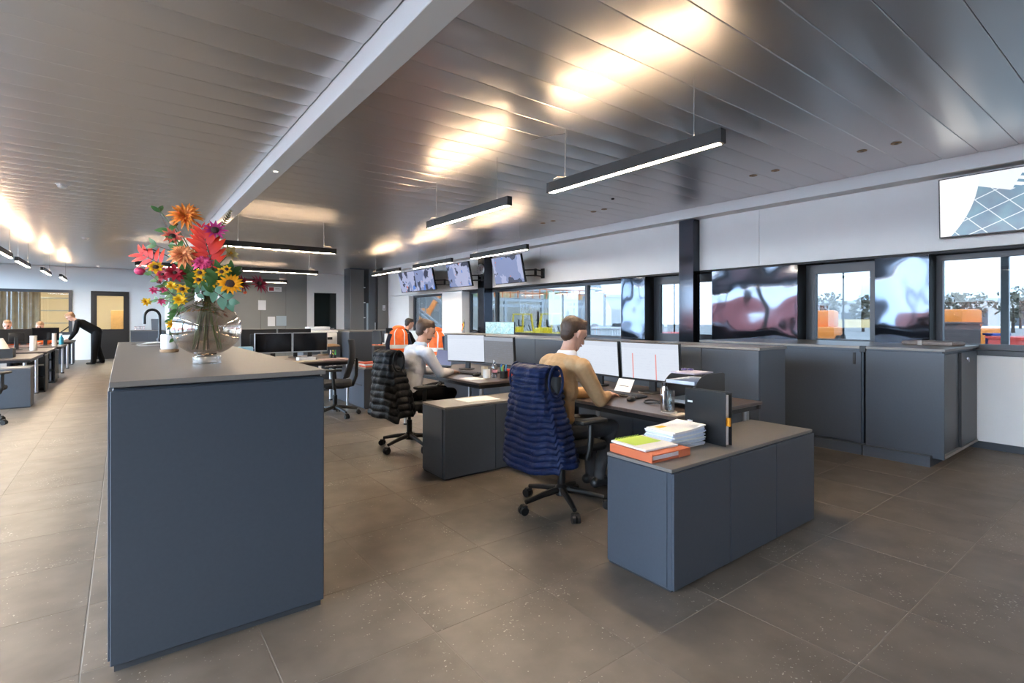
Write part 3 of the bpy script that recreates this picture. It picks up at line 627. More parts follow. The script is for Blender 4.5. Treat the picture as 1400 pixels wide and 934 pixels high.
tag(bx('divider_worktop', (dv0 - .016, dv1 + .01, 2.19, 7.51, dvh - .023, dvh), LAMLIT, bev=.003), 'long thin grey top running along the divider cabinets', 'worktop')
t = thing('divider_cabinet', 'tall cabinet block behind the wooden desk lamp', 'cabinet', (0, 0, 0), 0, 'tall cabinets dividing the room')
bx('carcass', (3.46, 3.9, 9.75, 11.6, .03, 1.13), LAM, t); bx('top_panel', (3.45, 3.91, 9.74, 11.61, 1.131, 1.15), LAMLIT, t); bx('plinth', (3.5, 3.88, 9.8, 11.5, 0, .03), PLINTH, t)
for k in range(2): bx('door', (3.445, 3.46, 9.76 + k * .92, 10.66 + k * .92, .04, 1.12), LAM, t, bev=.002)
t = thing('divider_cabinet', 'tall dark cabinet far left of the orange jacket', 'cabinet', (0, 0, 0), 0, 'tall cabinets dividing the room')
bx('carcass', (4.4, 6.2, 13.6, 14.05, .03, 1.05), LAM, t); bx('top_panel', (4.39, 6.21, 13.59, 14.06, 1.051, 1.07), LAMLIT, t); bx('plinth', (4.45, 6.15, 13.65, 14, 0, .03), PLINTH, t)
for k in range(3): bx('door', (4.41 + k * .6, 4.99 + k * .6, 13.585, 13.6, .04, 1.04), LAM, t, bev=.002)

# wall cabinets with sliding doors
wt = 1.11
t = thing('window_cabinet', 'deep blue-grey sliding-door cabinet at the right end under the windows', 'cabinet', (0, 0, 0), 0, 'deep cabinets under the windows')
bx('carcass', (6.125, 7.33, 1.45, 2.045, .10, wt - .045), LAM, t, bev=.002)
bx('plinth', (6.03, 7.3, 1.50, 2.05, 0, .10), LAM, t); bx('base_edge', (6.115, 7.34, 1.415, 2.05, .075, .10), mat('pale_edge', (.3, .3, .3), .5), t)
bx('side_panel', (6.10, 6.124, 1.41, 2.047, .075, wt - .04), LAM, t, bev=.002)
bx('end_door', (6.135, 6.75, 1.436, 1.449, .105, wt - .06), LAM, t, bev=.002)
dd = bx('end_door', (6.72, 7.335, 1.42, 1.434, .105, wt - .06), LAM, t, bev=.002)
bx('door_edge', (6.705, 6.72, 1.416, 1.436, .105, wt - .06), PLINTH, dd)
MB().cyl((6.86, 1.42, .99), (6.86, 1.40, .99), .016, n=14).build('lock', STEEL, dd); MB().box(6.856, 6.864, 1.385, 1.40, .955, 1.0).build('key', STEEL, dd)
bx('top_rail', (6.11, 7.34, 1.43, 2.05, wt - .044, wt - .028), LAM, t)
bx('worktop', (6.09, 7.345, 1.405, 2.05, wt - .026, wt), LAMLIT, t, bev=.002)
t = thing('window_cabinet', 'deep dark cabinet with a slim black handle under the windows', 'cabinet', (0, 0, 0), 0, 'deep cabinets under the windows')
bx('carcass', (6.125, 7.33, 2.075, 3.95, .10, wt - .045), LAM, t); bx('plinth', (6.03, 7.3, 2.06, 3.9, 0, .10), LAM, t)
dd = bx('sliding_door', (6.108, 6.124, 2.09, 3.03, .11, wt - .05), LAM, t, bev=.002); bx('handle', (6.098, 6.108, 2.14, 2.165, .92, 1.04), BLACK, dd, bev=.002)
bx('sliding_door', (6.112, 6.124, 3.04, 3.945, .11, wt - .05), LAM, t, bev=.002)
bx('corner_bracket', (6.085, 6.12, 2.045, 2.10, wt - .06, wt + .004), BLACK, t, bev=.002)
bx('worktop', (6.09, 7.345, 2.055, 3.96, wt - .026, wt), MATS['beige_grey_top'], t, bev=.002); bx('door_track', (6.1, 6.124, 2.09, 3.945, wt - .049, wt - .027), LAM, t)
pf = thing('paper_bundle', 'flat wrapped bundle lying at the end of the window cabinet', 'bundle', (6.95, 1.72, wt + .001), R(80))
MB().box(-.25, .22, -.14, .14, 0, .045, bev=.015).build('wrapping', mat('grey_brown_paper', (.20, .16, .14), .55, noise=.3, nscale=14, bump=.004, bscale=30), pf); bx('band', (.02, .06, -.143, .143, -.0005, .048), mat('pale_band', (.4, .38, .36), .6), pf)

# ------------------------------------------------------------------ desks
def desk(lab, x0, x1, y0, y1, grp='height-adjustable desks', modesty=None):
    t = thing('office_desk', lab, 'desk', (0, 0, 0), 0, grp)
    bx('tabletop', (x0, x1, y0, y1, .715, .74), DESKTOP, t, bev=.004)
    MB().box(x0 + .03, x1 - .03, y0 + .03, y0 + .07, .675, .714).box(x0 + .03, x1 - .03, y1 - .07, y1 - .03, .675, .714).box(x0 + .01, x0 + .035, y0 + .01, y1 - .01, .68, .714).box(x1 - .035, x1 - .01, y0 + .01, y1 - .01, .68, .714).build('frame', BLACKM, t, smooth=False)
    for a in (x0 + .09, x1 - .09):
        for b in (y0 + .09, y1 - .09):
            l = MB().cyl((a, b, .02), (a, b, .70), .024, n=16).build('leg', SATIN, t); MB().cyl((a, b, 0), (a, b, .02), .034, n=16).build('foot', BLACK, l)
    return t
desk('dark desk where the man in the tan jumper works', 2.93, 4.05, 2.07, 3.85)
desk('dark desk where the man in the pale shirt works', 2.88, 4.05, 4.38, 6.35)
desk('desk with two switched-off black monitors behind the island', 1.0, 2.92, 7.98, 8.78)
desk('desk behind the switched-off monitors', 1.0, 2.92, 8.82, 9.6)
desk('desk of the person in black by the far window', 5.66, 6.5, 10.6, 12.2)
desk('desk far behind the orange jacket', 4.85, 6.3, 12.35, 13.1)
desk('nearest desk on the left picture edge', -2.9, -1.2, 11.45, 13.05)
desk('second desk on the left with dark open shelf', -2.9, -1.2, 13.7, 15.4)
desk('third desk on the left before the blurred people', -2.75, -1.15, 16.0, 17.45)
desk('farthest desk on the left by the bending man', -2.7, -1.15, 18.75, 20.5)
# open black shelf units under the left desks
for k, (y, lab) in enumerate(((13.12, 'black open shelf unit under the nearest left desk'), (14.85, 'black open shelf unit under the second left desk'))):
    t = thing('shelf_unit', lab, 'shelf unit', (-1.6, y, 0)); MB().box(-.02, 0, 0, .5, 0, .70).box(.4, .42, 0, .5, 0, .70).box(0, .4, .48, .5, 0, .70).box(0, .4, 0, .48, 0, .03).build('carcass', BLACK, t, smooth=False)
    for z in (.25, .48): bx('shelf', (0, .4, .02, .48, z, z + .02), BLACK, t)
for k, (y, lab) in enumerate(((15.6, 'pale blue drawer unit under the third left desk'), (20.55, 'pale blue drawer unit behind the farthest left desk'))):
    t = thing('drawer_unit', lab, 'drawer unit', (-1.62, y, 0)); bx('body', (0, .42, 0, .3, .02, .66), LAM, t, bev=.003); bx('drawer', (.005, .415, -.014, 0, .05, .33), LAM, t, bev=.002); bx('drawer', (.005, .415, -.014, 0, .345, .64), LAM, t, bev=.002)
# ------------------------------------------------------------------ screens
def screen_mat(name, kind):
    m = bpy.data.materials.new(name); m.use_nodes = True; n = m.node_tree; b = n.nodes['Principled BSDF']; L = n.links.new
    b.inputs['Base Color'].default_value = (.01, .01, .012, 1); b.inputs['Roughness'].default_value = .25
    t = n.nodes.new('ShaderNodeTexCoord'); sx = n.nodes.new('ShaderNodeSeparateXYZ'); L(t.outputs['Object'], sx.inputs[0])
    def math_(op, a, b_=None, c=None):
        q = n.nodes.new('ShaderNodeMath'); q.operation = op
        for i, x in enumerate((a, b_, c)):
            if x is None: continue
            if isinstance(x, (int, float)): q.inputs[i].default_value = x
            else: L(x, q.inputs[i])
        return q.outputs[0]
    def mix(f, a, b_):
        q = n.nodes.new('ShaderNodeMix'); q.data_type = 'RGBA'
        if isinstance(f, (int, float)): q.inputs['Factor'].default_value = f
        else: L(f, q.inputs['Factor'])
        for k, x in (('A', a), ('B', b_)):
            if isinstance(x, tuple): q.inputs[k].default_value = (*x, 1)
            else: L(x, q.inputs[k])
        return q.outputs['Result']
    Y, Z = sx.outputs['Y'], sx.outputs['Z']
    stp = lambda x, e: math_('GREATER_THAN', x, e)
    def noise(sc, det=3, off=0):
        q = n.nodes.new('ShaderNodeTexNoise'); q.inputs['Scale'].default_value = sc; q.inputs['Detail'].default_value = det
        mp_ = n.nodes.new('ShaderNodeMapping'); mp_.inputs['Location'].default_value = (off, off * 2, 0); L(t.outputs['Object'], mp_.inputs[0]); L(mp_.outputs[0], q.inputs[0]); return q.outputs['Fac']
    if kind.startswith('doc'):
        base = (.80, .86, .97) if kind != 'doc_grey' else (.17, .165, .17)
        ln = math_('LESS_THAN', math_('FRACT', math_('MULTIPLY', Z, 42)), .3)
        tx = math_('MULTIPLY', ln, stp(noise(26, 1), .52)); c = mix(math_('MULTIPLY', tx, .07), base, (.35, .42, .6))
        top = math_('GREATER_THAN', Z, .12); c = mix(math_('MULTIPLY', top, .35), c, (.62, .68, .8))
        if kind == 'doc_marks':
            for yy in (.17, -.07):
                d = math_('LESS_THAN', math_('ABSOLUTE', math_('SUBTRACT', Y, yy)), .006); zz = math_('MULTIPLY', d, math_('LESS_THAN', Z, .07)); c = mix(math_('MULTIPLY', zz, .8), c, (.9, .25, .2))
        st_ = .82
    elif kind == 'teal':
        c = mix(math_('GREATER_THAN', noise(9, 3), .5), (.42, .75, .80), (.55, .82, .85)); c = mix(stp(noise(22, 2, 5), .6), c, (.35, .6, .6)); st_ = .85
    elif kind.startswith('cctv'):
        k = float(kind[4:]); c = mix(stp(noise(1.8, 3, k), .5), (.26, .32, .56), (.46, .50, .74)); c = mix(stp(noise(2.6, 4, k + 3), .58), c, (.05, .06, .11)); c = mix(stp(noise(4, 3, k + 8), .66), c, (.7, .22, .12)); c = mix(stp(noise(3.5, 2, k + 13), .66), c, (.1, .25, .75)); st_ = .8
    else:  # lobby picture on the large screen: white wall left, blue tiled floor, stairs upper right
        r2 = math_('SQRT', math_('ADD', math_('POWER', math_('ADD', Y, -1.25), 2), math_('POWER', math_('ADD', Z, -.35), 2)))
        wall = math_('LESS_THAN', r2, 1.02)
        a1 = math_('FRACT', math_('MULTIPLY', math_('ADD', Y, math_('MULTIPLY', Z, -.9)), 4.5)); a2 = math_('FRACT', math_('MULTIPLY', math_('ADD', Z, math_('MULTIPLY', Y, .45)), 6))
        grid_ = math_('MAXIMUM', math_('LESS_THAN', a1, .05), math_('LESS_THAN', a2, .06))
        c = mix(noise(7, 5), (.05, .22, .42), (.28, .62, .72)); c = mix(noise(4, 2, 4), c, (.18, .16, .22)); c = mix(math_('MULTIPLY', grid_, .8), c, (.85, .95, 1))
        up = math_('GREATER_THAN', math_('ADD', Z, math_('MULTIPLY', math_('ABSOLUTE', math_('ADD', Y, .0)), -.35)), .10)
        stair = math_('FRACT', math_('MULTIPLY', math_('ADD', Z, math_('MULTIPLY', Y, -.3)), 16)); sm = math_('MULTIPLY', math_('LESS_THAN', stair, .45), math_('LESS_THAN', math_('ABSOLUTE', math_('ADD', math_('ADD', Y, .12), math_('MULTIPLY', Z, .5))), .16))
        c = mix(up, c, (.88, .93, 1)); c = mix(math_('MULTIPLY', sm, up), c, (.15, .3, .42)); c = mix(wall, c, (1, 1, 1)); st_ = .9
    L(c, b.inputs['Emission Color']); b.inputs['Emission Strength'].default_value = st_
    return m
SCR = {k: screen_mat('screen_' + k, k) for k in ('doc', 'doc_marks', 'doc_grey', 'teal', 'cctv1', 'cctv4', 'cctv7', 'cctv11', 'lobby')}
OFF = mat('screen_off', (.006, .006, .007), .12)
def monitor(lab, x, y, z, rz, w, h, sm, lift=.12, grp='desk monitors', tilt=0, housing=BLACK):
    """screen faces local -X... local +Y is its left"""
    t = thing('computer_monitor', lab, 'monitor', (x, y, z), rz, grp)
    M = Matrix.Translation((0, 0, lift + h / 2)) @ Matrix.Rotation(R(tilt), 4, 'Y')
    hb_ = MB().box(-.005, .03, -w / 2, w / 2, -h / 2, h / 2, bev=.004).box(.028, .055, -w / 4, w / 4, -h / 3, h / 4, bev=.01).build('housing', housing, t); hb_.matrix_local = M
    s_ = bx('screen', (-.007, -.0045, -w / 2 + .009, w / 2 - .009, -h / 2 + .018, h / 2 - .009), sm, t); s_.matrix_local = M
    bx('stand_neck', (.04, .065, -.035, .035, .01, lift + h * .45), BLACK, t, bev=.004); MB().lathe([(0, .0), (.10, .0), (.105, .004), (.10, .012), (0, .014)], 28, c=(.02, 0, 0)).build('stand_foot', BLACK, t)
    return t
monitor('bright monitor with red column marks in front of the man in tan', 3.70, 2.90, .741, R(4), .60, .345, SCR['doc_marks'], .10, tilt=-4)
monitor('bright white monitor half hidden behind the man in tan', 3.70, 3.53, .741, R(-4), .60, .345, SCR['doc'], .10, tilt=-4)
monitor('dim grey monitor on the desk of the man in pale shirt', 3.62, 5.07, .741, R(2), .58, .345, SCR['doc_grey'], .09, tilt=-3)
monitor('bright white monitor before the man in pale shirt', 3.52, 5.66, .741, R(24), .58, .36, SCR['doc'], .09, tilt=-3)
monitor('left switched-off black monitor on the desk behind the island', 1.84, 8.52, .741, R(90), .53, .31, OFF, .12, 'switched-off monitors', housing=mat('silver_plastic', (.35, .36, .38), .4))
monitor('right switched-off black monitor on the desk behind the island', 2.38, 8.50, .741, R(88), .53, .31, OFF, .12, 'switched-off monitors', housing=MATS['silver_plastic'])
monitor('monitor back peeking above the left switched-off monitor', 1.75, 9.15, .741, R(-90), .53, .31, OFF, .17, 'switched-off monitors')
monitor('monitor back peeking above the right switched-off monitor', 2.3, 9.15, .741, R(-90), .53, .31, OFF, .17, 'switched-off monitors')
monitor('small turquoise monitor, left one on the window counter', 6.95, 9.95, 1.001, R(25), .44, .30, SCR['teal'], .015, 'monitors on the window counter')
monitor('small turquoise monitor, right one on the window counter', 6.98, 9.44, 1.001, R(10), .44, .30, SCR['teal'], .015, 'monitors on the window counter')
monitor('black monitor back nearest on the left desks', -1.80, 14.9, .741, R(-75), .50, .31, OFF, .12, 'monitors on the left desks')
monitor('black monitor beside the blue spray bottle', -1.5, 16.7, .741, R(100), .50, .31, OFF, .12, 'monitors on the left desks')
monitor('small dark monitor behind the orange jacket', 5.75, 12.8, .741, R(90), .5, .3, OFF, .1, 'monitors far back')
# wall screens on brackets
def wall_tv(lab, x, y, z, w, h, sm, rz=0, tilt=-12, bracket=True):
    t = thing('wall_screen', lab, 'screen', (x, y, z), rz, 'screens on the right wall')
    M = Matrix.Rotation(R(tilt), 4, 'Y')
    a = bx('housing', (0, .05, -w / 2, w / 2, -h / 2, h / 2), BLACK, t, bev=.004); a.matrix_local = M
    s_ = bx('picture', (-.003, -.0005, -w / 2 + .012, w / 2 - .012, -h / 2 + .016, h / 2 - .012), sm, t); s_.matrix_local = M
    if bracket:
        xw = 7.25 - x
        MB().box(xw - .03, xw - .002, -.05 - w * .40, .05 - w * .40, -.18, .03, bev=.003).build('wall_plate', BLACKM, t)
        MB().tube([(.05, -w * .1, -.02), (xw * .5, -w * .52, -.02), (xw - .02, -w * .40, -.02)], .015).build('arm', BLACKM, t); MB().tube([(.05, -w * .1, -.14), (xw * .5, -w * .52, -.14), (xw - .02, -w * .40, -.14)], .015).build('arm', BLACKM, t)
        bx('arm_joint', (xw * .5 - .02, xw * .5 + .02, -w * .52 - .02, -w * .52 + .02, -.16, 0), BLACKM, t)
    else: bx('wall_plate', (.05, 7.245 - x, -.2, .2, -.15, .15), BLACKM, t)
wall_tv('far left one of the hanging security screens', 6.62, 13.85, 2.45, 1.06, .60, SCR['cctv1'], R(0))
wall_tv('security screen with a blue figure, second from the far end', 6.60, 12.76, 2.45, 1.06, .60, SCR['cctv4'], R(0))
wall_tv('middle hanging security screen left of the clock', 6.60, 10.95, 2.46, 1.06, .60, SCR['cctv7'], R(0))
wall_tv('hanging security screen right of the clock', 6.60, 8.92, 2.44, 1.06, .60, SCR['cctv11'], R(0))
wall_tv('large wall screen showing a tiled lobby, right picture edge', 7.10, 1.12, 2.585, 1.14, .64, SCR['lobby'], 0, -3, False)
ck = thing('wall_clock', 'white round clock hanging on the glossy column', 'clock', (6.985, 10.52, 2.57))
MB().lathe([(0, .0), (.14, 0), (.15, .01), (.15, .03), (.14, .036)], 36, M=Matrix.Rotation(R(-90), 4, 'Y')).build('case', SATIN, ck); MB().cyl((-.031, 0, 0), (-.034, 0, 0), .138, n=36).build('dial', WHITEP, ck)
MB().box(-.037, -.035, -.006, .006, -.01, .085).build('hand', BLACK, ck); MB().box(-.037, -.035, -.06, .01, -.006, .006).build('hand', BLACK, ck)
for k in range(12): 
    a = k * math.pi / 6; MB().box(-.0365, -.0345, -.004, .004, .105, .128, M=Matrix.Rotation(a, 4, 'X')).build('hour_mark', BLACK, ck)

# ------------------------------------------------------------------ office chair
CHF = mat('chair_fabric', (.007, .008, .010), .7, bump=.001, bscale=400); CHP = mat('chair_plastic', (.006, .006, .006), .45)
def chair(lab, x, y, rz, base_rot=0., arms=True, back=True, seat_h=.47, bh=.54):
    """sitter faces local +X"""
    t = thing('office_chair', lab, 'chair', (x, y, 0), rz, 'swivel office chairs')
    for k in range(5):
        a = base_rot - rz + k * 2 * math.pi / 5; c, s = math.cos(a), math.sin(a); MR = Matrix.Rotation(a, 4, 'Z')
        MB().tube([(.03, 0, .13), (.16, 0, .115), (.31, 0, .085)], [.026, .022, .016], 10, M=MR).build('spoke', CHP, t)
        ca = MB().cyl((0, -.028, .03), (0, -.006, .03), .03, n=18, M=MR @ Matrix.Translation((.33, 0, 0))).cyl((0, .006, .03), (0, .028, .03), .03, n=18, M=MR @ Matrix.Translation((.33, 0, 0))).build('castor', CHP, t)
        MB().box(-.02, .02, -.03, .03, .045, .07, bev=.008, M=MR @ Matrix.Translation((.325, 0, 0))).build('castor_hood', CHP, ca)
    MB().lathe([(0, .09), (.045, .09), (.045, .15), (.03, .17), (.03, .30), (.018, .30), (.018, seat_h - .07), (0, seat_h - .07)], 20).build('gas_column', BLACKM, t)
    MB().box(-.13, .13, -.1, .1, seat_h - .075, seat_h - .04, bev=.012).build('mechanism', CHP, t)
    MB().box(-.23, .25, -.24, .24, seat_h - .04, seat_h + .035, bev=.035).build('seat', CHF, t)
    if back:
        P = []
        for i in range(13):
            q = i / 12; z = seat_h + .08 + q * bh; xo = -.21 - .05 * q - .05 * math.sin(q * math.pi * .9) + .04; hw = .22 * (1 - .25 * abs(q - .4) ** 1.5)
            P.append((xo, z, hw))
        mb = MB(); rows = []
        for xo, z, hw in P:
            row = []
            for j in range(24):
                a = 2 * math.pi * j / 24; cy = math.copysign(abs(math.cos(a)) ** .6, math.cos(a)); cx = math.copysign(abs(math.sin(a)) ** .6, math.sin(a))
                row.append((xo + cx * .028 + .05 * cy * cy, cy * hw, z))
            rows.append(row)
        mb.grid(rows, wrap=True); mb.add(rows[0], [tuple(range(23, -1, -1))]); mb.add(rows[-1], [tuple(range(24))])
        mb.build('backrest', CHF, t); MB().tube([(-.1, 0, seat_h - .06), (-.24, 0, seat_h - .03), (-.29, 0, seat_h + .1), (-.30, 0, seat_h + .35)], [.025, .028, .025, .02], 10).build('back_support', CHP, t)
    if arms:
        for s in (-1, 1):
            ar = MB().tube([(.0, s * .2, seat_h - .055), (.0, s * .27, seat_h - .05), (.01, s * .285, seat_h + .02), (.02, s * .285, seat_h + .19)], [.02, .022, .022, .02], 10).build('armrest', CHP, t)
            MB().box(-.1, .15, s * .285 - .045, s * .285 + .045, seat_h + .19, seat_h + .222, bev=.014).build('arm_pad', CHP, ar)
    return t
chair('office chair of the man in tan, under a navy puffer vest', 2.60, 2.84, 0., R(172.6), bh=.44)
chair('office chair of the man in pale shirt, under a black puffer vest', 2.48, 5.14, R(4), R(200), bh=.44)
chair('empty black chair turned sideways right behind the island', 2.42, 7.42, R(160), R(-8))
chair('black chair under the orange jacket', 4.66, 10.26, R(75), R(20), bh=.44)
chair('black chair far behind, between cabinet and orange jacket', 4.75, 12.0, R(190), 0)
chair('chair cut by the left picture edge', -1.55, 9.55, R(70), R(-25))
# ------------------------------------------------------------------ people
def capsule_mesh(bm, a, b, ra, rb, side, k, n=14):
    a = Vector(a); b = Vector(b); d = b - a
    if d.length < 1e-5: d = Vector((0, 0, 1e-4))
    u, v_, dn = basis(d)
    rings = []
    for j in range(5): 
        t = -math.pi / 2 + math.pi / 2 * j / 5 + .02; rings.append((a + dn * (ra * math.sin(t)), ra * math.cos(t)))
    rings.append((a, ra)); rings.append((b, rb))
    for j in range(1, 6):
        t = math.pi / 2 * j / 5 - (.02 if j == 5 else 0); rings.append((b + dn * (rb * math.sin(t)), rb * math.cos(t)))
    S = Vector(side).normalized() if side is not None else None
    vr = []
    for c, r in rings:
        row = []
        for i in range(n):
            t = 2 * math.pi * i / n; o = u * (r * math.cos(t)) + v_ * (r * math.sin(t))
            if S is not None: o = o + S * (o.dot(S) * (k - 1))
            row.append(bm.verts.new(c + o))
        vr.append(row)
    for p, q in zip(vr[:-1], vr[1:]):
        for i in range(n): bm.faces.new((p[i], p[(i + 1) % n], q[(i + 1) % n], q[i]))
    bm.faces.new(vr[0][::-1]); bm.faces.new(vr[-1])
class Body:
    def __init__(s): s.p = []
    def cap(s, a, b, ra, rb, m, side=None, k=1.): s.p.append((Vector(a), Vector(b), ra, rb, m, side, k))
    def limb(s, pts, rs, m):
        for i in range(len(pts) - 1): s.cap(pts[i], pts[i + 1], rs[i], rs[i + 1], m)
    def head(s, c, pitch=0., yaw=0., beard=False, hair=1., long_hair=False):
        M = Matrix.Translation(c) @ Matrix.Rotation(yaw, 4, 'Z') @ Matrix.Rotation(pitch, 4, 'Y'); s.HM = M
        q = lambda x, y, z: M @ Vector((x, y, z)); Yv = (M.to_3x3() @ Vector((0, 1, 0)))
        s.cap(q(-.03, 0, .03), q(.02, 0, .035), .084, .080, 0, Yv, .9)
        s.cap(q(.03, 0, .0), q(.05, 0, -.085), .062, .038, 0, Yv, 1.05); s.cap(q(.06, 0, -.09), q(.062, 0, -.092), .022, .022, 0, Yv, 1.3)
        s.cap(q(-.02, 0, -.03), q(.0, 0, -.06), .058, .05, 0, Yv, 1.05)
        s.cap(q(.094, 0, .012), q(.112, 0, -.028), .009, .0135, 0)
        for y in (-1, 1):
            s.cap(q(-.012, y * .079, .012), q(-.006, y * .077, -.024), .017, .012, 0, Yv, .55)
            s.cap(q(.088, y * .031, .008), q(.089, y * .031, .008), .0095, .0095, 5); s.cap(q(.1, y * .018, .032), q(.09, y * .047, .03), .006, .005, 1)
        s.cap(q(.092, -.02, -.058), q(.092, .02, -.058), .0075, .0075, 6)
        if hair:
            s.cap(q(-.045, 0, .045), q(.012, 0, .062), .090 * hair, .078 * hair, 1, Yv, .92); s.cap(q(-.055, 0, -.02), q(-.05, 0, .03), .062, .075, 1, Yv, 1.0)
            s.cap(q(.03, -.035, .105), q(.035, .03, .11), .03, .028, 1)
        if beard: s.cap(q(.05, 0, -.078), q(.055, 0, -.092), .04, .03, 1, Yv, 1.15)
    def hand(s, wr, d, up, curl=.5, thumb_side=1, m=0):
        wr = Vector(wr); d = Vector(d).normalized(); up = Vector(up); up = (up - d * up.dot(d)).normalized(); lat = up.cross(d).normalized()
        s.cap(wr, wr + d * .03, .026, .03, m, up, .7); s.cap(wr + d * .03, wr + d * .08, .034, .036, m, up, .5)
        for j, L in enumerate((.062, .074, .07, .054)):
            b = wr + d * .088 + lat * ((1.5 - j) * .019 * thumb_side)
            dirs = [d, (d - up * curl).normalized(), (d - up * curl * 2.2).normalized()]; p = b
            for sl, fr in zip((.42, .33, .25), dirs): e = p + fr * (L * sl * 1.1); s.cap(p, e, .0088, .0078, m); p = e
        b = wr + d * .028 + lat * (.03 * thumb_side); e = b + (d * .7 + lat * .6 * thumb_side - up * .25).normalized() * .04; s.cap(b, e, .012, .0105, m); s.cap(e, e + (d * .9 + lat * .15 * thumb_side - up * .3).normalized() * .03, .0105, .009, m)
    def build(s, name, mats, parent, voxel, disp=0.):
        bm = bmesh.new()
        for a, b, ra, rb, m, side, k in s.p: capsule_mesh(bm, a, b, ra, rb, side, k)
        bmesh.ops.recalc_face_normals(bm, faces=bm.faces)
        me = bpy.data.meshes.new('tmp'); bm.to_mesh(me); bm.free()
        o = bpy.data.objects.new('tmp', me); col.objects.link(o)
        md = o.modifiers.new('r', 'REMESH'); md.mode = 'VOXEL'; md.voxel_size = voxel; md.adaptivity = 0
        ms = o.modifiers.new('s', 'SMOOTH'); ms.factor = .5; ms.iterations = 3
        dg = bpy.context.evaluated_depsgraph_get(); out = bpy.data.meshes.new_from_object(o.evaluated_get(dg)); bpy.data.objects.remove(o)
        n = len(out.polygons); cen = np.empty(n * 3); out.polygons.foreach_get('center', cen); cen = cen.reshape(-1, 3)
        best = np.full(n, 1e9); mi = np.zeros(n, int)
        for a, b, ra, rb, m, side, k in s.p:
            A = np.array(a); D = np.array(b - a); L2 = max(float(D @ D), 1e-9); V = cen - A; t = np.clip(V @ D / L2, 0, 1); off = V - t[:, None] * D
            if side is not None: S = np.array(Vector(side).normalized()); off = off + np.outer(off @ S * (1 / k - 1), S)
            dist = np.linalg.norm(off, axis=1) - (ra + (rb - ra) * t)
            if m == 5 or m == 6: dist = dist - .004
            sel = dist < best; best[sel] = dist[sel]; mi[sel] = m
        out.materials.clear()
        for m in mats: out.materials.append(m)
        out.polygons.foreach_set('material_index', mi.astype(np.int32)); out.polygons.foreach_set('use_smooth', [True] * n); out.name = name
        ob = bpy.data.objects.new(name, out); col.objects.link(ob); ob.parent = parent; return ob
SKIN = mat('skin', (.55, .32, .24), .5, noise=.06, nscale=30); EYE = mat('eye', (.03, .02, .02), .2); LIP = mat('lips', (.42, .18, .15), .5)
HBR = mat('brown_hair', (.045, .022, .012), .5, noise=.4, nscale=60, bump=.004, bscale=120); HDK = mat('dark_hair', (.012, .009, .008), .5, noise=.3, nscale=60, bump=.004, bscale=120); HFA = mat('fair_hair', (.28, .15, .07), .55, noise=.3, nscale=60, bump=.004, bscale=120)
TAN = mat('tan_jumper', (.44, .27, .135), .85, noise=.08, nscale=40, bump=.012, bscale=9); SHIRT = mat('pale_shirt', (.58, .58, .64), .75, noise=.06, nscale=20, bump=.012, bscale=8)
TRG = mat('grey_trousers', (.045, .045, .048), .8, bump=.01, bscale=9); TRB = mat('black_trousers', (.006, .006, .007), .8, spec=.1, bump=.008, bscale=9); SHOE = mat('dark_shoe', (.012, .012, .014), .4); BLKT = mat('black_top', (.006, .006, .007), .8, spec=.1, bump=.008, bscale=10)
COLLAR = mat('collar_cloth', (.72, .74, .82), .7)
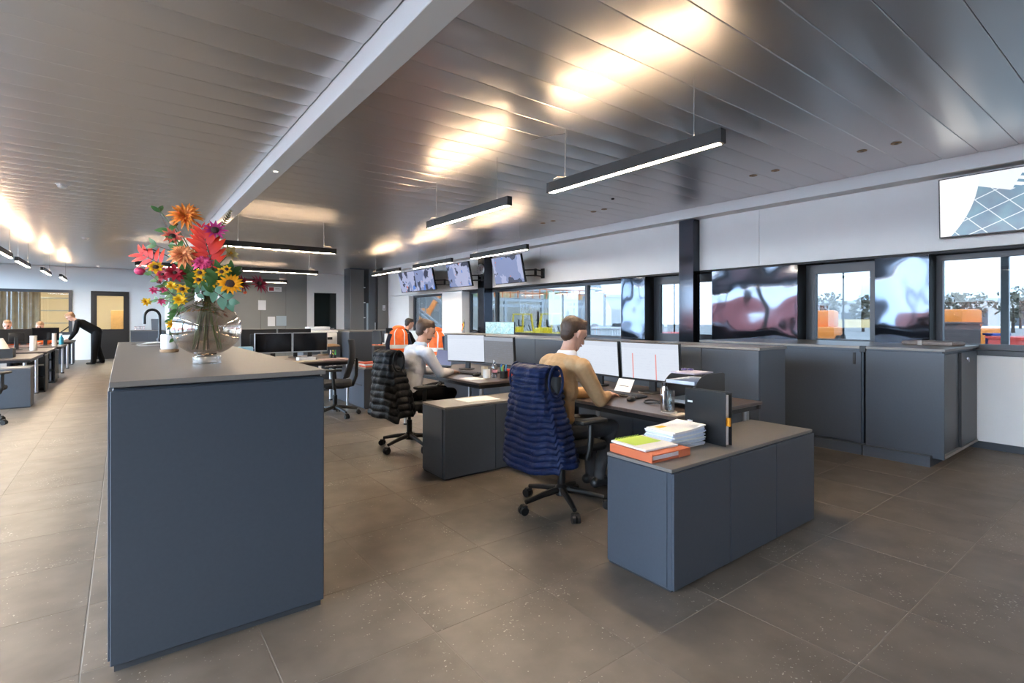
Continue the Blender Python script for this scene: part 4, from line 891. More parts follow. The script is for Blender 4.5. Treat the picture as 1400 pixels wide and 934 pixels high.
def seated(lab, x, y, rz, top, hair, trous, voxel=.0065, head=(.2, 0, 1.285), pitch=.45, yaw=0., wr=((.52, -.03), (.55, .1)), elb=((.25, -.2), (.3, .22)), shoes=SHOE, collar=None, legs=None, beard=False, hands=True, thick=1.):
    t = thing('person', lab, 'person', (x, y, 0), rz); B = Body()
    nk = Vector((head[0] - .085, head[1] * .8, head[2] - .16)); ch = Vector((nk.x - .07, nk.y, nk.z - .17)); pe = Vector((-.03, 0, .575)); Yv = (0, 1, 0)
    B.cap(pe, (-.03, 0, .60), .135, .125, 3, Yv, 1.28); B.cap((-.035, 0, .62), (ch.x - .03, ch.y, ch.z - .08), .122 * thick, .118 * thick, 2, Yv, 1.22)
    B.cap((ch.x - .02, ch.y, ch.z - .08), (ch.x + .0, ch.y, ch.z + .05), .122 * thick, .10 * thick, 2, Yv, 1.4)
    B.cap((nk.x - .04, nk.y - .13, nk.z - .065), (nk.x - .04, nk.y + .13, nk.z - .065), .068 * thick, .068 * thick, 2); B.cap((ch.x - .05, ch.y, ch.z - .02), (nk.x - .055, nk.y, nk.z - .06), .10 * thick, .075 * thick, 2, Yv, 1.5); B.cap((nk.x - .02, nk.y, nk.z - .05), (nk.x, nk.y, nk.z - .0), .075, .062, 2)
    B.cap(nk, (head[0] - .035, head[1], head[2] - .06), .056, .054, 0); B.head(head, pitch, yaw, beard)
    for i, s in enumerate((-1, 1)):
        sh = Vector((nk.x - .015, nk.y + s * (.165 + .02 * thick), nk.z - .08)); e = Vector((elb[i][0], elb[i][1], .785)); w_ = Vector((wr[i][0], wr[i][1], .778))
        B.limb([sh, (sh + e) / 2 + Vector((-.01, s * .01, 0)), e], [.066 * thick, .057 * thick, .05 * thick], 2); B.limb([e, (e + w_) / 2, w_], [.05 * thick, .043 * thick, .033], 2)
        if hands: B.hand(w_ + (w_ - e).normalized() * .015 + Vector((0, 0, -.002)), (w_ - e).normalized() + Vector((0, 0, -.05)), (0, 0, 1), .35, -s)
    for i, s in enumerate((-1, 1)):
        kn, an, to = (legs or (((.45, -.13, .545), (.29, -.15, .20), (.43, -.16, .135)), ((.50, .12, .54), (.47, .12, .13), (.62, .13, .06))))[i]
        B.limb([(0, s * .09, .565), (Vector((0, s * .09, .565)) + Vector(kn)) / 2, kn], [.095, .08, .062], 3); B.limb([kn, (Vector(kn) + Vector(an)) / 2 + Vector((-.015, 0, 0)), an], [.06, .052, .042], 3)
        an = Vector(an); to = Vector(to); B.cap(an - Vector((.04, 0, .05)), to, .04, .032, 4); B.cap(to, to + (to - an).normalized() * .04, .034, .028, 4)
    b = B.build('body', [SKIN, hair, top, trous, shoes, EYE, LIP], t, voxel)
    if collar:
        P = []
        for i, (r, dz, dx) in enumerate(((.066, -.02, -.012), (.067, .01, -.006), (.068, .03, 0), (.073, .024, -.002), (.079, -.006, -.008))): 
            P.append([(nk.x + .012 + dx + r * math.cos(a) * 1.0 + .35 * dz, nk.y + r * math.sin(a) * 1.02, nk.z + .012 + dz - .03 * max(0, math.cos(a))) for a in [2 * math.pi * j / 28 for j in range(28)]])
        MB().grid(P, wrap=True).build('shirt_collar', collar, t)
    return t
seated('man in a tan jumper leaning over his desk, seen from behind', 2.615, 2.90, 0, TAN, HBR, TRG, .006, head=(.17, 0, 1.275), collar=COLLAR, yaw=-.1, thick=1.12)
seated('man in a pale shirt typing at the second desk', 2.55, 5.24, R(4), SHIRT, HBR, TRB, .0075, thick=1.1, head=(.2, .02, 1.25), pitch=.35, yaw=-.25, wr=((.50, -.05), (.52, .09)), collar=mat('blue_collar', (.45, .55, .72), .7), beard=True)
seated('young man in a black top at the far desk', 5.30, 11.40, R(0), BLKT, HDK, TRB, .013, head=(.2, 0, 1.26), pitch=.35, hands=True)
seated('blurred person in orange vest, left one behind the left monitors', -2.3, 17.85, R(-90), ORANGE, HFA, TRB, .015, head=(.12, 0, 1.22), pitch=.3)
seated('blurred person in orange vest, right one behind the left monitors', -1.72, 18.15, R(-95), ORANGE, HFA, TRB, .015, head=(.12, 0, 1.18), pitch=.3)
# bending man
t = thing('person', 'standing man in black bending over the far left desk', 'person', (-.64, 20.15, 0), R(180)); B = Body(); Yv = (0, 1, 0)
B.cap((0, 0, .98), (.05, 0, 1.03), .125, .12, 3, Yv, 1.25); B.cap((.02, 0, 1.0), (.36, 0, 1.24), .14, .128, 2, Yv, 1.25); B.cap((.32, 0, 1.22), (.44, 0, 1.29), .12, .09, 2, Yv, 1.4)
B.cap((.44, -.12, 1.29), (.44, .12, 1.29), .06, .06, 2); B.cap((.45, 0, 1.30), (.56, 0, 1.39), .055, .052, 0); B.head((.62, 0, 1.44), .75)
for i, s in enumerate((-1, 1)):
    sh = Vector((.45, s * .18, 1.27)); e = Vector((.50, s * .22, 1.0)); w_ = Vector((.62, s * .18, .79)); B.limb([sh, e, w_], [.072, .058, .044], 2); B.hand(w_, (.5, 0, -.15), (0, 0, 1), .2, -s)
    kn = Vector((.02 + .02 * s, s * .1, .52)); an = Vector((-.02 + .1 * s, s * .11, .09)); B.limb([(0, s * .09, .95), kn, an], [.112, .086, .072], 3); B.cap(an - Vector((.03, 0, .045)), an + Vector((.15, 0, -.05)), .04, .032, 4)
B.build('body', [SKIN, HFA, BLKT, TRB, SHOE, EYE, LIP], t, .013)

# ------------------------------------------------------------------ garments on chair backs
def puffer_mat(nm, c):
    m = mat(nm, c, .5, noise=.25, nscale=25, bump=.006, bscale=35, spec=.16); return m
def puffer(lab, x, y, rz, m, lining, zt=1.03, zb=.44, W=.26, seed=0, nq=13, skew=0.):
    """quilted vest hung round a chair back; local +X is the sitter's front"""
    t = thing('puffer_vest', lab, 'vest', (x, y, 0), rz, 'puffer vests on chair backs'); rnd = random.Random(seed); N, K = 84, nq * 8
    rows = []
    for i in range(K + 1):
        q = i / K; z = zt + (zb - zt) * q; bul = abs(math.sin(math.pi * nq * q)) ** .55
        hw = W * (.73 + .46 * q - .05 * math.sin(q * 5)); dp = .085 + .075 * q ** .8; xc = -.262 + .05 * q
        if q < .06: k = math.sqrt(max(.02, 1 - (1 - q / .06) ** 2)); dp *= k * .9 + .1; hw *= .86 + .14 * k
        row = []
        for j in range(N):
            a = 2 * math.pi * j / N; cy = math.copysign(abs(math.cos(a)) ** .75, math.cos(a)); cx = math.copysign(abs(math.sin(a)) ** .75, math.sin(a))
            wob = .010 * math.sin(a * 3 + q * 4 + seed) * q + .007 * math.sin(a * 7 + q * 9 + seed * 2) + .005 * math.sin(a * 13 - q * 14 + seed)
            arm = math.exp(-((q - .17) / .12) ** 2) * math.exp(-((abs(cy) - 1) / .10) ** 2)
            ro = (.014 * bul + wob) * (1 - arm) - .055 * arm
            zz = z + .012 * math.sin(a * 2 + seed) * q + skew * cy * q * .06 - .05 * q * max(0, -cx) * 0 + .010 * math.sin(a * 5 + seed) * q - (.05 if cx < -.5 else 0) * q
            row.append((xc + cx * (dp + ro), cy * (hw + ro), zz))
        rows.append(row)
    mb = MB(); c = N
    for r_ in rows: mb.v += [Vector(p) for p in r_]
    for i in range(K):
        q = (i + .5) / K
        for j in range(N):
            a = 2 * math.pi * (j + .5) / N; k = (j + 1) % N; cyv = abs(math.cos(a)) ** .75
            arm = math.exp(-((q - .17) / .12) ** 2) * math.exp(-((cyv - 1) / .10) ** 2)
            mb.f.append([i * c + j, i * c + k, (i + 1) * c + k, (i + 1) * c + j]); mb.m.append(1 if arm > .55 else 0)
    mb.f.append(list(range(c))); mb.m.append(0)
    o = mb.build('quilted_shell', [m, lining], t, ang=180)
    # front zip edges, armhole piping
    for s in (-1, 1):
        pts = [(-.262 + .05 * q + (.10 + .075 * q ** .8), s * (.02 + .05 * q), zt + (zb - zt) * q) for q in [k / 14 for k in range(1, 15)]]
        MB().tube(pts, .010, 8).build('zip_edge', m, t)
        ap = []
        for k in range(25):
            a = 2 * math.pi * k / 24; ap.append((-.25 + .062 * math.cos(a), s * (W * .78 + .012 - .0 * math.cos(a)), zt - .11 + .105 * math.sin(a)))
        MB().tube(ap, .009, 8).build('armhole_binding', m, t)
    MB().tube([(-.06, s_ * .10, .52) for s_ in (0, .4, .8)], .004, 6).build('drawcord', lining, t)
    return t
NAVP = puffer_mat('navy_puffer', (.005, .0115, .045)); BLKP = puffer_mat('black_puffer', (.005, .0055, .007)); LIN = mat('vest_lining', (.006, .007, .012), .8)
puffer('navy blue quilted puffer vest hanging on the nearest office chair', 2.60, 2.84, 0, NAVP, LIN, zt=1.075, zb=.39, W=.265, seed=1, nq=17)
puffer('black quilted puffer vest hanging on the second office chair', 2.48, 5.14, R(4), BLKP, LIN, zt=1.07, zb=.40, W=.27, seed=5, nq=10)
def jacket(lab, x, y, rz, zt=1.12, zb=.45):
    t = thing('hi_vis_jacket', lab, 'jacket', (x, y, 0), rz, 'orange hi-vis jackets'); N, K = 48, 30; mb = MB(); rows = []
    for i in range(K + 1):
        q = i / K; z = zt + (zb - zt) * q; k = math.sqrt(max(.03, 1 - (1 - min(q / .2, 1)) ** 2)); hw = .185 * k * (1 + .1 * q); dp = (.10 + .06 * q) * (k * .7 + .3)
        rows.append([(-.24 + .05 * q + math.sin(a) * (dp + .012 * math.sin(a * 4 + q * 6)), math.cos(a) * (hw + .012 * math.sin(a * 5 + q * 8)), z) for a in [2 * math.pi * j / N for j in range(N)]])
    for r_ in rows: mb.v += [Vector(p) for p in r_]
    for i in range(K):
        q = (i + .5) / K
        for j in range(N):
            a = 2 * math.pi * (j + .5) / N; k = (j + 1) % N; cyv = abs(math.cos(a)); m_ = 0
            if .48 < q < .56 or .66 < q < .74: m_ = 1
            elif cyv > .9 and q > .25: m_ = 2
            elif .45 < cyv < .62 and q < .48: m_ = 1
            mb.f.append([i * N + j, i * N + k, (i + 1) * N + k, (i + 1) * N + j]); mb.m.append(m_)
    mb.f.append(list(range(N))); mb.m.append(0); mb.build('jacket_shell', [ORANGE, REFLECT, NAVY], t, ang=180)
    for s in (-1, 1): MB().tube([(-.22, s * .15, zt - .12), (-.2, s * .21, zt - .32), (-.18, s * .2, zt - .58)], [.07, .065, .05], 12).build('sleeve', [NAVY], t)
    MB().sphere((-.2, 0, zt - .0), (.10, .13, .06), 18, 10).build('hood', ORANGE, t); return t
jacket('orange hi-vis jacket with navy sleeves hung on a far chair', 4.66, 10.26, R(75), 1.19)
# second orange jacket behind the man in the pale shirt
chair('chair under the orange jacket behind the man in pale shirt', 4.98, 8.95, R(35), R(10), bh=.44)
jacket('orange hi-vis jacket with white tape behind the man in pale shirt', 4.98, 8.95, R(35), 1.17)
chair('chair of the young man in black', 5.28, 11.40, R(0), R(10)); chair('chair of the left blurred person', -2.3, 17.87, R(-90), R(10)); chair('chair of the right blurred person', -1.72, 18.17, R(-95), R(30))
# ------------------------------------------------------------------ things on desks and cabinets
def item(name, lab, cat, loc, rz=0, grp=None): return thing(name, lab, cat, loc, rz, grp)
ZD = .741
# low cabinet top: orange binder with notebook, paper stack, black ring binder
OBI = mat('orange_binder', (.62, .16, .07), .55); ZT = .631
t = item('orange_binder', 'orange binder lying open on the nearest low cabinet', 'binder', (2.395, 1.875, ZT), R(-3))
bx('cover', (-.16, .155, -.155, .155, 0, .005), OBI, t, bev=.001); bx('spine', (-.162, -.152, -.155, .155, 0, .046), OBI, t, bev=.003); bx('pages', (-.148, .135, -.135, .15, .006, .036), PAPER, t, bev=.002)
bx('flap', (.06, .156, -.158, -.150, .0, .042), OBI, t, bev=.002)
P = [[(x, y, .044 - .012 * ((x + .155) / .31 < .15) * (1 - (x + .155) / .045 if x < -.11 else 0)) for x in [-.155 + .311 * q / 10 for q in range(11)]] for y in (-.15, .155)]
bx('top_cover', (-.16, .155, -.158, .155, .037, .043), OBI, t, bev=.001)
t = item('green_notebook', 'spiral notebook with a lime green sheet on the orange binder', 'notebook', (2.40, 1.905, ZT + .0445), R(-5))
bx('pages', (-.14, .12, -.13, .14, 0, .012), PAPER, t, bev=.002); bx('green_sheet', (-.115, .095, -.03, .135, .0122, .013), mat('lime_sheet', (.55, .75, .10), .6), t)
for k in range(9): MB().tube([(-.1 + k * .022, .132, .004), (-.1 + k * .022, .148, .012), (-.1 + k * .022, .134, .02)], .0022, 6).build('spiral_ring', MATS['lime_sheet'], t)
PAPB = mat('paper_cool', (.66, .72, .84), .7)
rnd = random.Random(11)
zz = ZT
for k in range(14):
    th = .0075; a = R(rnd.uniform(-3, 3) - 4); m_ = PAPER if k % 3 == 0 or k > 11 else PAPB
    mb = MB(); dx, dy = rnd.uniform(-.006, .006), rnd.uniform(-.006, .006); sag = .0 if k < 8 else .018 * (k - 7) / 6
    nx = 8; top = []; bot = []
    for i in range(nx + 1):
        x = -.145 + .29 * i / nx; zc = sag * (i / nx) ** 2.2 + .0; ex = .0015 * rnd.random()
        bot.append(((x + dx, -.105 + dy - ex, zc), (x + dx, .105 + dy + ex, zc))); top.append(((x + dx, -.105 + dy - ex, zc + th - .001), (x + dx, .105 + dy + ex, zc + th - .001)))
    rows = [[b[0] for b in bot], [b[0] for b in top], [b[1] for b in top], [b[1] for b in bot], [b[0] for b in bot]]
    mb.grid(rows); mb.add([bot[0][0], bot[0][1], top[0][1], top[0][0]], [(0, 1, 2, 3)]); mb.add([bot[-1][0], bot[-1][1], top[-1][1], top[-1][0]], [(3, 2, 1, 0)])
    o = mb.build('document_bundle', m_, None, (2.685, 1.915, zz), a, ang=40); zz += th
    tag(o, ('topmost document bundle with curled corner in the tall paper stack' if k == 13 else 'document bundle in the tall paper stack, %s from the cabinet' % ['lowest', 'second', 'third', 'fourth', 'fifth', 'sixth', 'seventh', 'eighth', 'ninth', 'tenth', 'eleventh', 'twelfth', 'thirteenth'][k]), 'papers', 'stack of papers on the nearest cabinet')
    last = o
for j, (a_, b_, c_, d_) in enumerate(((-.10, .02, .03, .07), (-.02, .10, -.08, -.02))):
    bx('sticky_note', (a_, b_, c_, d_, .0075, .0085), mat('yellow_note', (.85, .50, .02), .6), last)
t = item('ring_binder', 'black ring binder standing upright on the nearest low cabinet', 'binder', (2.87, 1.69, ZT), R(-2))
bx('cover', (0, .004, 0, .285, 0, .32), BLACK, t, bev=.001); bx('cover', (.062, .066, 0, .285, 0, .32), BLACK, t, bev=.001); bx('spine', (0, .066, .28, .286, 0, .32), BLACK, t); bx('pages', (.006, .045, .01, .27, .006, .305), PAPER, t)
for z in (.11, .235): bx('clip', (-.003, .0, .23, .265, z, z + .012), WHITEP, t)
bx('index_tab', (.02, .035, -.012, .01, .12, .17), mat('orange_tab', (.85, .35, .02), .5), t)
# desk of the man in tan
def keyboard(lab, x, y, rz, z=ZD, w=.42):
    t = item('keyboard', lab, 'keyboard', (x, y, z), rz, 'keyboards'); bx('tray', (-.07, .07, -w / 2, w / 2, 0, .016), BLACK, t, bev=.004)
    for r_ in range(5):
        mb = MB()
        for k in range(14): mb.box(-.058 + r_ * .024, -.038 + r_ * .024, -w / 2 + .012 + k * (w - .024) / 14 + .002, -w / 2 + .012 + (k + 1) * (w - .024) / 14 - .002, .0165, .021)
        mb.build('key_row', CHP, t, smooth=False)
def mouse(lab, x, y, rz):
    t = item('computer_mouse', lab, 'mouse', (x, y, ZD), rz); MB().sphere((0, 0, .013), (.052, .031, .024), 20, 12).build('shell', BLACK, t); MB().cyl((.02, -.003, .034), (.02, .003, .034), .008, n=12).build('wheel', GREYD, t)
keyboard('black keyboard under the hands of the man in tan', 3.40, 2.95, R(3)); mouse('black mouse beside the tan man\'s hand', 3.24, 2.72, R(15))
t = item('note_sheet', 'white note sheet leaning below the tan man\'s right screen', 'paper', (3.57, 3.10, ZD), R(5)); MB().box(-.002, 0, -.085, .085, 0, .13, M=Matrix.Rotation(R(35), 4, 'Y')).build('sheet', PAPER, t); bx('stand', (.03, .05, -.05, .05, 0, .05), BLACK, t)
t = item('water_glass', 'clear drinking glass at the near corner of the tan man\'s desk', 'glass', (3.05, 2.22, ZD + .007)); GL = glass('clear_glass', (.86, .88, .88), .2)
MB().lathe([(0, .002), (.034, .002), (.036, .006), (.038, .145), (.0365, .145), (.034, .01), (0, .01)], 28).build('tumbler', GL, t); MB().lathe([(0, .012), (.033, .012), (.0345, .075), (0, .075)], 24).build('water', glass('water', (.85, .9, .92), .1), t)
tag(MB().lathe([(0, 0), (.055, 0), (.056, .003), (.055, .006), (0, .006)], 28).build('coaster', mat('pale_coaster', (.55, .5, .44), .7), None, (3.05, 2.22, ZD)), 'pale round coaster under the drinking glass', 'coaster')
tag(bx('paper_slip', (2.97, 3.10, 2.10, 2.155, ZD, ZD + .002), mat('cream_paper', (.70, .62, .50), .7)), 'cream slip of paper at the desk corner before the glass', 'paper')
t = item('steel_flask', 'small silver flask behind the drinking glass', 'flask', (3.12, 2.31, ZD)); MB().lathe([(0, 0), (.028, 0), (.03, .005), (.03, .14), (.02, .16), (.02, .17), (0, .17)], 24).build('flask_body', STEEL, t); MB().lathe([(0, .17), (.021, .17), (.021, .195), (0, .197)], 20).build('cap', BLACK, t)
t = item('letter_tray', 'black letter tray with curved sides holding papers', 'tray', (3.42, 2.27, ZD), R(0))
for s in (0, 1):
    y = -.13 + s * .27; prof = [(-.2, 0), (.2, 0), (.2, .24), (.17, .25), (-.02, .25)] + [(-.02 - .18 * math.sin(a), .07 + .18 * math.cos(a)) for a in [math.pi / 2 * q / 8 for q in range(9)]]
    n_ = len(prof); mb = MB(); mb.add([(x, y, z) for x, z in prof] + [(x, y + .005, z) for x, z in prof], [tuple(range(n_)), tuple(range(2 * n_ - 1, n_ - 1, -1))] + [(i, n_ + i, n_ + (i + 1) % n_, (i + 1) % n_) for i in range(n_)]); mb.build('side', BLACK, t, smooth=False)
for z in (.03, .17): 
    sh_ = bx('shelf', (-.17, .195, -.124, .139, z, z + .005), BLACK, t); bx('paper_pile', (-.16, .16, -.11, .13, z + .006, z + .03), PAPB if z > .1 else PAPER, sh_)
tag(bx('lavender_folder', (3.26, 3.5, 2.16, 2.36, ZD + .2515, ZD + .26), mat('lavender', (.5, .46, .58), .6)), 'lavender folder lying on the black letter tray', 'folder')
t = item('scissors', 'purple-handled scissors lying on the letter tray', 'scissors', (3.42, 2.33, ZD + .2615), R(40)); PUR = mat('purple_plastic', (.06, .05, .2), .4)
for s in (-1, 1): MB().tube([(.035 * math.cos(a) - .04, s * .022 + .02 * math.sin(a), .012) for a in [2 * math.pi * q / 14 for q in range(15)]], .005, 6).build('handle', PUR, t); bx('blade', (.0, .1, s * .004 - .003, s * .004 + .003, .008, .012), STEEL, t)
t = item('tape_dispenser', 'orange tape dispenser behind the black ring binder', 'tape dispenser', (3.72, 2.2, ZD)); MB().box(-.05, .05, -.02, .02, 0, .03, bev=.006).build('base', BLACK, t); MB().cyl((0, -.012, .05), (0, .012, .05), .035, n=24).build('roll', mat('orange_plastic', (.8, .2, .03), .4), t)
tag(MB().tube([(3.28 + .06 * math.cos(a), 2.52 + .09 * math.sin(a), ZD + .007 + .006 * math.sin(a * 2)) for a in [math.pi * 1.7 * q / 18 for q in range(19)]], .006, 8).build('black_cable', BLACK), 'thick black cable loop on the tan man\'s desk', 'cable')
t = item('yellow_marker', 'yellow marker lying below the tan man\'s left screen', 'marker', (3.48, 3.3, ZD + .008), R(80)); MB().cyl((-.06, 0, 0), (.05, 0, 0), .008, n=12).build('barrel', mat('marker_yellow', (.85, .65, .03), .4), t); MB().cyl((.05, 0, 0), (.075, 0, 0), .0085, n=12).build('cap', BLACK, t)
t = item('snack_bag', 'orange crumpled snack bag at the far end of the tan man\'s desk', 'bag', (3.06, 3.70, ZD), R(20)); MB().sphere((0, 0, .035), (.07, .05, .035), 18, 10).build('bag_body', mat('bag_orange', (.75, .33, .12), .45, noise=.2, nscale=20, bump=.02, bscale=18), t); bx('crimp', (-.1, -.06, -.04, .04, .03, .034), MATS['bag_orange'], t)
# desk of the man in pale shirt
keyboard('black keyboard before the bright screen of the man in pale shirt', 3.28, 5.20, R(12)); mouse('black mouse on the desk of the man in pale shirt', 3.2, 4.92, R(10))
t = item('white_mug', 'white mug with faint print near the grey monitor', 'mug', (3.19, 4.70, ZD), R(40)); MB().lathe([(0, 0), (.038, 0), (.041, .004), (.041, .095), (.038, .095), (.037, .01), (0, .01)], 28).build('cup', WHITEP, t); MB().tube([(.04, 0, .078), (.065, 0, .072), (.07, 0, .05), (.06, 0, .026), (.04, 0, .02)], .006, 8).build('handle', WHITEP, t)
t = item('water_bottle', 'small clear plastic bottle with pink band beside the mug', 'bottle', (3.27, 4.66, ZD)); MB().lathe([(0, 0), (.03, 0), (.032, .01), (.032, .11), (.026, .14), (.012, .165), (.012, .18)], 24).build('bottle_body', glass('bottle_plastic', (.8, .84, .86), .2), t); MB().cyl((0, 0, .178), (0, 0, .195), .014, n=16).build('cap', WHITEP, t); MB().lathe([(.0325, .06), (.0325, .09)], 24).build('band', mat('pink_band', (.7, .3, .35), .5), t)
t = item('pen_cup', 'black pen cup full of highlighters beside the bottle', 'pen cup', (3.33, 4.57, ZD)); MB().lathe([(0, 0), (.042, 0), (.043, .004), (.043, .08), (.039, .08), (.038, .006), (0, .006)], 24).build('cup', BLACK, t)
for k, c_ in enumerate(((.8, .7, .03), (.75, .65, .02), (.03, .2, .6), (.1, .45, .15), (.02, .02, .02), (.05, .3, .6))):
    a = k * 1.05; MB().cyl((.018 * math.cos(a), .018 * math.sin(a), .01), (.03 * math.cos(a), .03 * math.sin(a), .125 + .012 * (k % 3)), .007, n=10).build('highlighter', mat('hl_%d' % k, c_, .4), t)
t = item('red_pot', 'red pot with a black and yellow tool at the desk back', 'pot', (3.50, 4.66, ZD)); MB().lathe([(0, 0), (.055, 0), (.065, .08), (.06, .08), (.052, .006), (0, .006)], 26).build('pot', mat('pot_red', (.65, .06, .03), .4), t); MB().cyl((0, 0, .05), (.03, -.02, .13), .013, n=12).build('tool_grip', BLACK, t); MB().cyl((-.02, .01, .05), (.04, -.07, .12), .01, n=12).build('tool_grip', MATS['marker_yellow'], t)
tag(bx('paper_sheet', (2.93, 3.13, 4.62, 4.86, ZD, ZD + .002), PAPER, rotz=0), 'white sheet on the near corner of the pale-shirt man\'s desk', 'paper')
tag(bx('paper_sheet', (3.02, 3.2, 5.5, 5.72, ZD, ZD + .003), mat('cream_paper', (0, 0, 0))), 'cream sheet under the pale-shirt man\'s keyboard side', 'paper')
t = item('name_stand', 'beige carton standing before the bright monitor', 'box', (3.32, 4.93, ZD)); bx('carton', (-.03, .03, -.025, .025, 0, .10), MATS['cream_paper'], t, bev=.002); bx('flap', (-.03, .0, -.026, .026, .1, .104), MATS['cream_paper'], t)
t = item('laptop', 'open dark laptop at the far end of the pale-shirt man\'s desk', 'laptop', (3.35, 6.12, ZD), R(15)); bx('base', (-.12, .11, -.16, .16, 0, .016), GREYD, t, bev=.003); MB().box(0, .008, -.16, .16, 0, .22, bev=.002, M=Matrix.Translation((.11, 0, .014)) @ Matrix.Rotation(R(15), 4, 'Y')).build('lid', GREYD, t)
MB().box(-.0015, -.0005, -.15, .15, .012, .21, M=Matrix.Translation((.11, 0, .014)) @ Matrix.Rotation(R(15), 4, 'Y')).build('display', mat('laptop_display', (.02, .02, .05), .3, emit=(.04, .05, .2), estr=.4), t)
tag(bx('paper_sheet', (2.5, 2.86, 3.98, 4.22, ZT, ZT + .003), PAPER), 'white sheets on the low cabinet between the vest chairs', 'paper')
# folders on the far low cabinet
RED = mat('folder_red', (.62, .10, .05), .55)
for k in range(3): tag(bx('red_folder', (3.0 + k * .01, 3.3 + k * .012, 7.75 + k * .05, 8.02 + k * .05, ZT + k * .022, ZT + .021 + k * .022), RED if k != 1 else PAPER, bev=.003), ['lowest red folder on the far low cabinet', 'white papers between the red folders', 'topmost red folder on the far low cabinet'][k], 'folder', 'folders on the far low cabinet')
t = item('white_cup', 'white paper cup on the far low cabinet', 'cup', (3.05, 8.35, ZT)); MB().lathe([(0, 0), (.028, 0), (.036, .09), (.033, .09), (.026, .004), (0, .004)], 20).build('cup', WHITEP, t); MB().lathe([(.0355, .088), (.039, .09), (.036, .094)], 20).build('rim', WHITEP, t)
# desk with switched-off monitors
tag(bx('paper_sheet', (1.95, 2.45, 8.02, 8.22, ZD, ZD + .012), mat('pale_wood_tray', (.5, .42, .32), .6)), 'pale writing pad below the right switched-off monitor', 'pad')
tag(bx('magazine', (2.45, 2.86, 8.04, 8.3, ZD, ZD + .02), mat('rose_paper', (.55, .38, .34), .6)), 'rose coloured papers at the right end of that desk', 'papers')
tag(bx('magazine', (2.15, 2.4, 8.28, 8.44, ZD, ZD + .05), PAPER, rotz=0), 'loose white papers between the switched-off monitors', 'papers')
t = item('headset', 'black headset lying right of the switched-off monitors', 'headset', (2.72, 8.45, ZD)); MB().tube([(.0, .08 * math.cos(a), .03 + .08 * math.sin(a)) for a in [math.pi * q / 12 for q in range(13)]], .01, 8).build('band', BLACK, t)
for s in (-1, 1): MB().cyl((-.02, s * .08, .035), (.02, s * .08, .035), .035, n=18).build('ear_cup', BLACK, t)
for k, (dx, c_) in enumerate(((0, (.7, .75, .05)), (.04, (.1, .6, .15)), (-.04, (.75, .75, .78)))):
    t = item('highlighter_pen', ['yellow highlighter standing below the wooden lamp', 'green highlighter standing below the wooden lamp', 'white marker standing below the wooden lamp'][k], 'highlighter', (2.79 + dx, 8.66, ZD), 0, 'pens below the wooden lamp'); MB().cyl((0, 0, 0), (0, 0, .085), .012, n=12).build('barrel', mat('pen_%d' % k, c_, .4), t); MB().cyl((0, 0, .085), (0, 0, .125), .0105, n=12).build('cap', mat('pen_%d' % k, c_), t)
t = item('desk_lamp', 'desk lamp with flat wooden shade and slanted post', 'lamp', (2.84, 9.35, ZD), R(0)); WOOD = mat('lamp_wood', (.22, .13, .07), .5, noise=.2, nscale=14)
MB().lathe([(0, 0), (.09, 0), (.09, .02), (0, .022)], 24).build('base', WOOD, t); MB().tube([(-.02, 0, .02), (-.10, 0, .36)], .018, 10).build('post', mat('lamp_post_grey', (.25, .24, .22), .5), t); MB().tube([(-.02, 0, .02), (-.06, 0, .2), (.12, 0, .17)], .012, 8).build('arm', WOOD, t); MB().lathe([(0, .15), (.17, .15), (.17, .165), (.1, .195), (0, .2)], 32, c=(.12, 0, 0)).build('shade', WOOD, t)
t = item('file_box', 'pale blue file box with an orange stripe beside the dark monitors', 'box', (1.42, 8.35, ZD)); bx('carton', (-.09, .09, -.07, .07, 0, .24), mat('box_blue', (.25, .45, .58), .6), t, bev=.003); bx('stripe', (-.091, .091, -.0715, -.07, .05, .085), mat('stripe_orange', (.75, .2, .04), .6), t)
t = item('file_box', 'dark blue box between file box and left dark monitor', 'box', (1.6, 8.6, ZD)); bx('carton', (-.08, .06, -.07, .07, 0, .19), mat('box_navy', (.03, .06, .12), .6), t, bev=.003); bx('lid', (-.083, .063, -.073, .073, .19, .20), MATS['box_navy'], t)
t = item('tissue_box', 'black and yellow small box left of the pale blue file box', 'box', (1.27, 8.3, ZD)); bx('carton', (-.035, .035, -.05, .05, 0, .07), BLACK, t, bev=.003); bx('label', (-.03, .03, -.0515, -.05, .01, .03), MATS['marker_yellow'], t)
t = item('printer', 'white printer standing behind the switched-off monitors', 'printer', (3.05, 10.35, .0)); bx('stand', (-.35, .35, -.25, .25, 0, .88), LAM, t, bev=.004); bx('body', (-.32, .3, -.22, .22, .881, 1.12), WHITEP, t, bev=.02); bx('scanner_lid', (-.33, .31, -.23, .23, 1.121, 1.16), WHITEP, t, bev=.012); bx('paper_slot', (-.24, .2, -.225, -.215, .98, 1.03), BLACK, t); bx('feeder', (-.2, .2, -.1, .2, 1.161, 1.23), mat('printer_grey', (.5, .52, .56), .5), t, bev=.01)
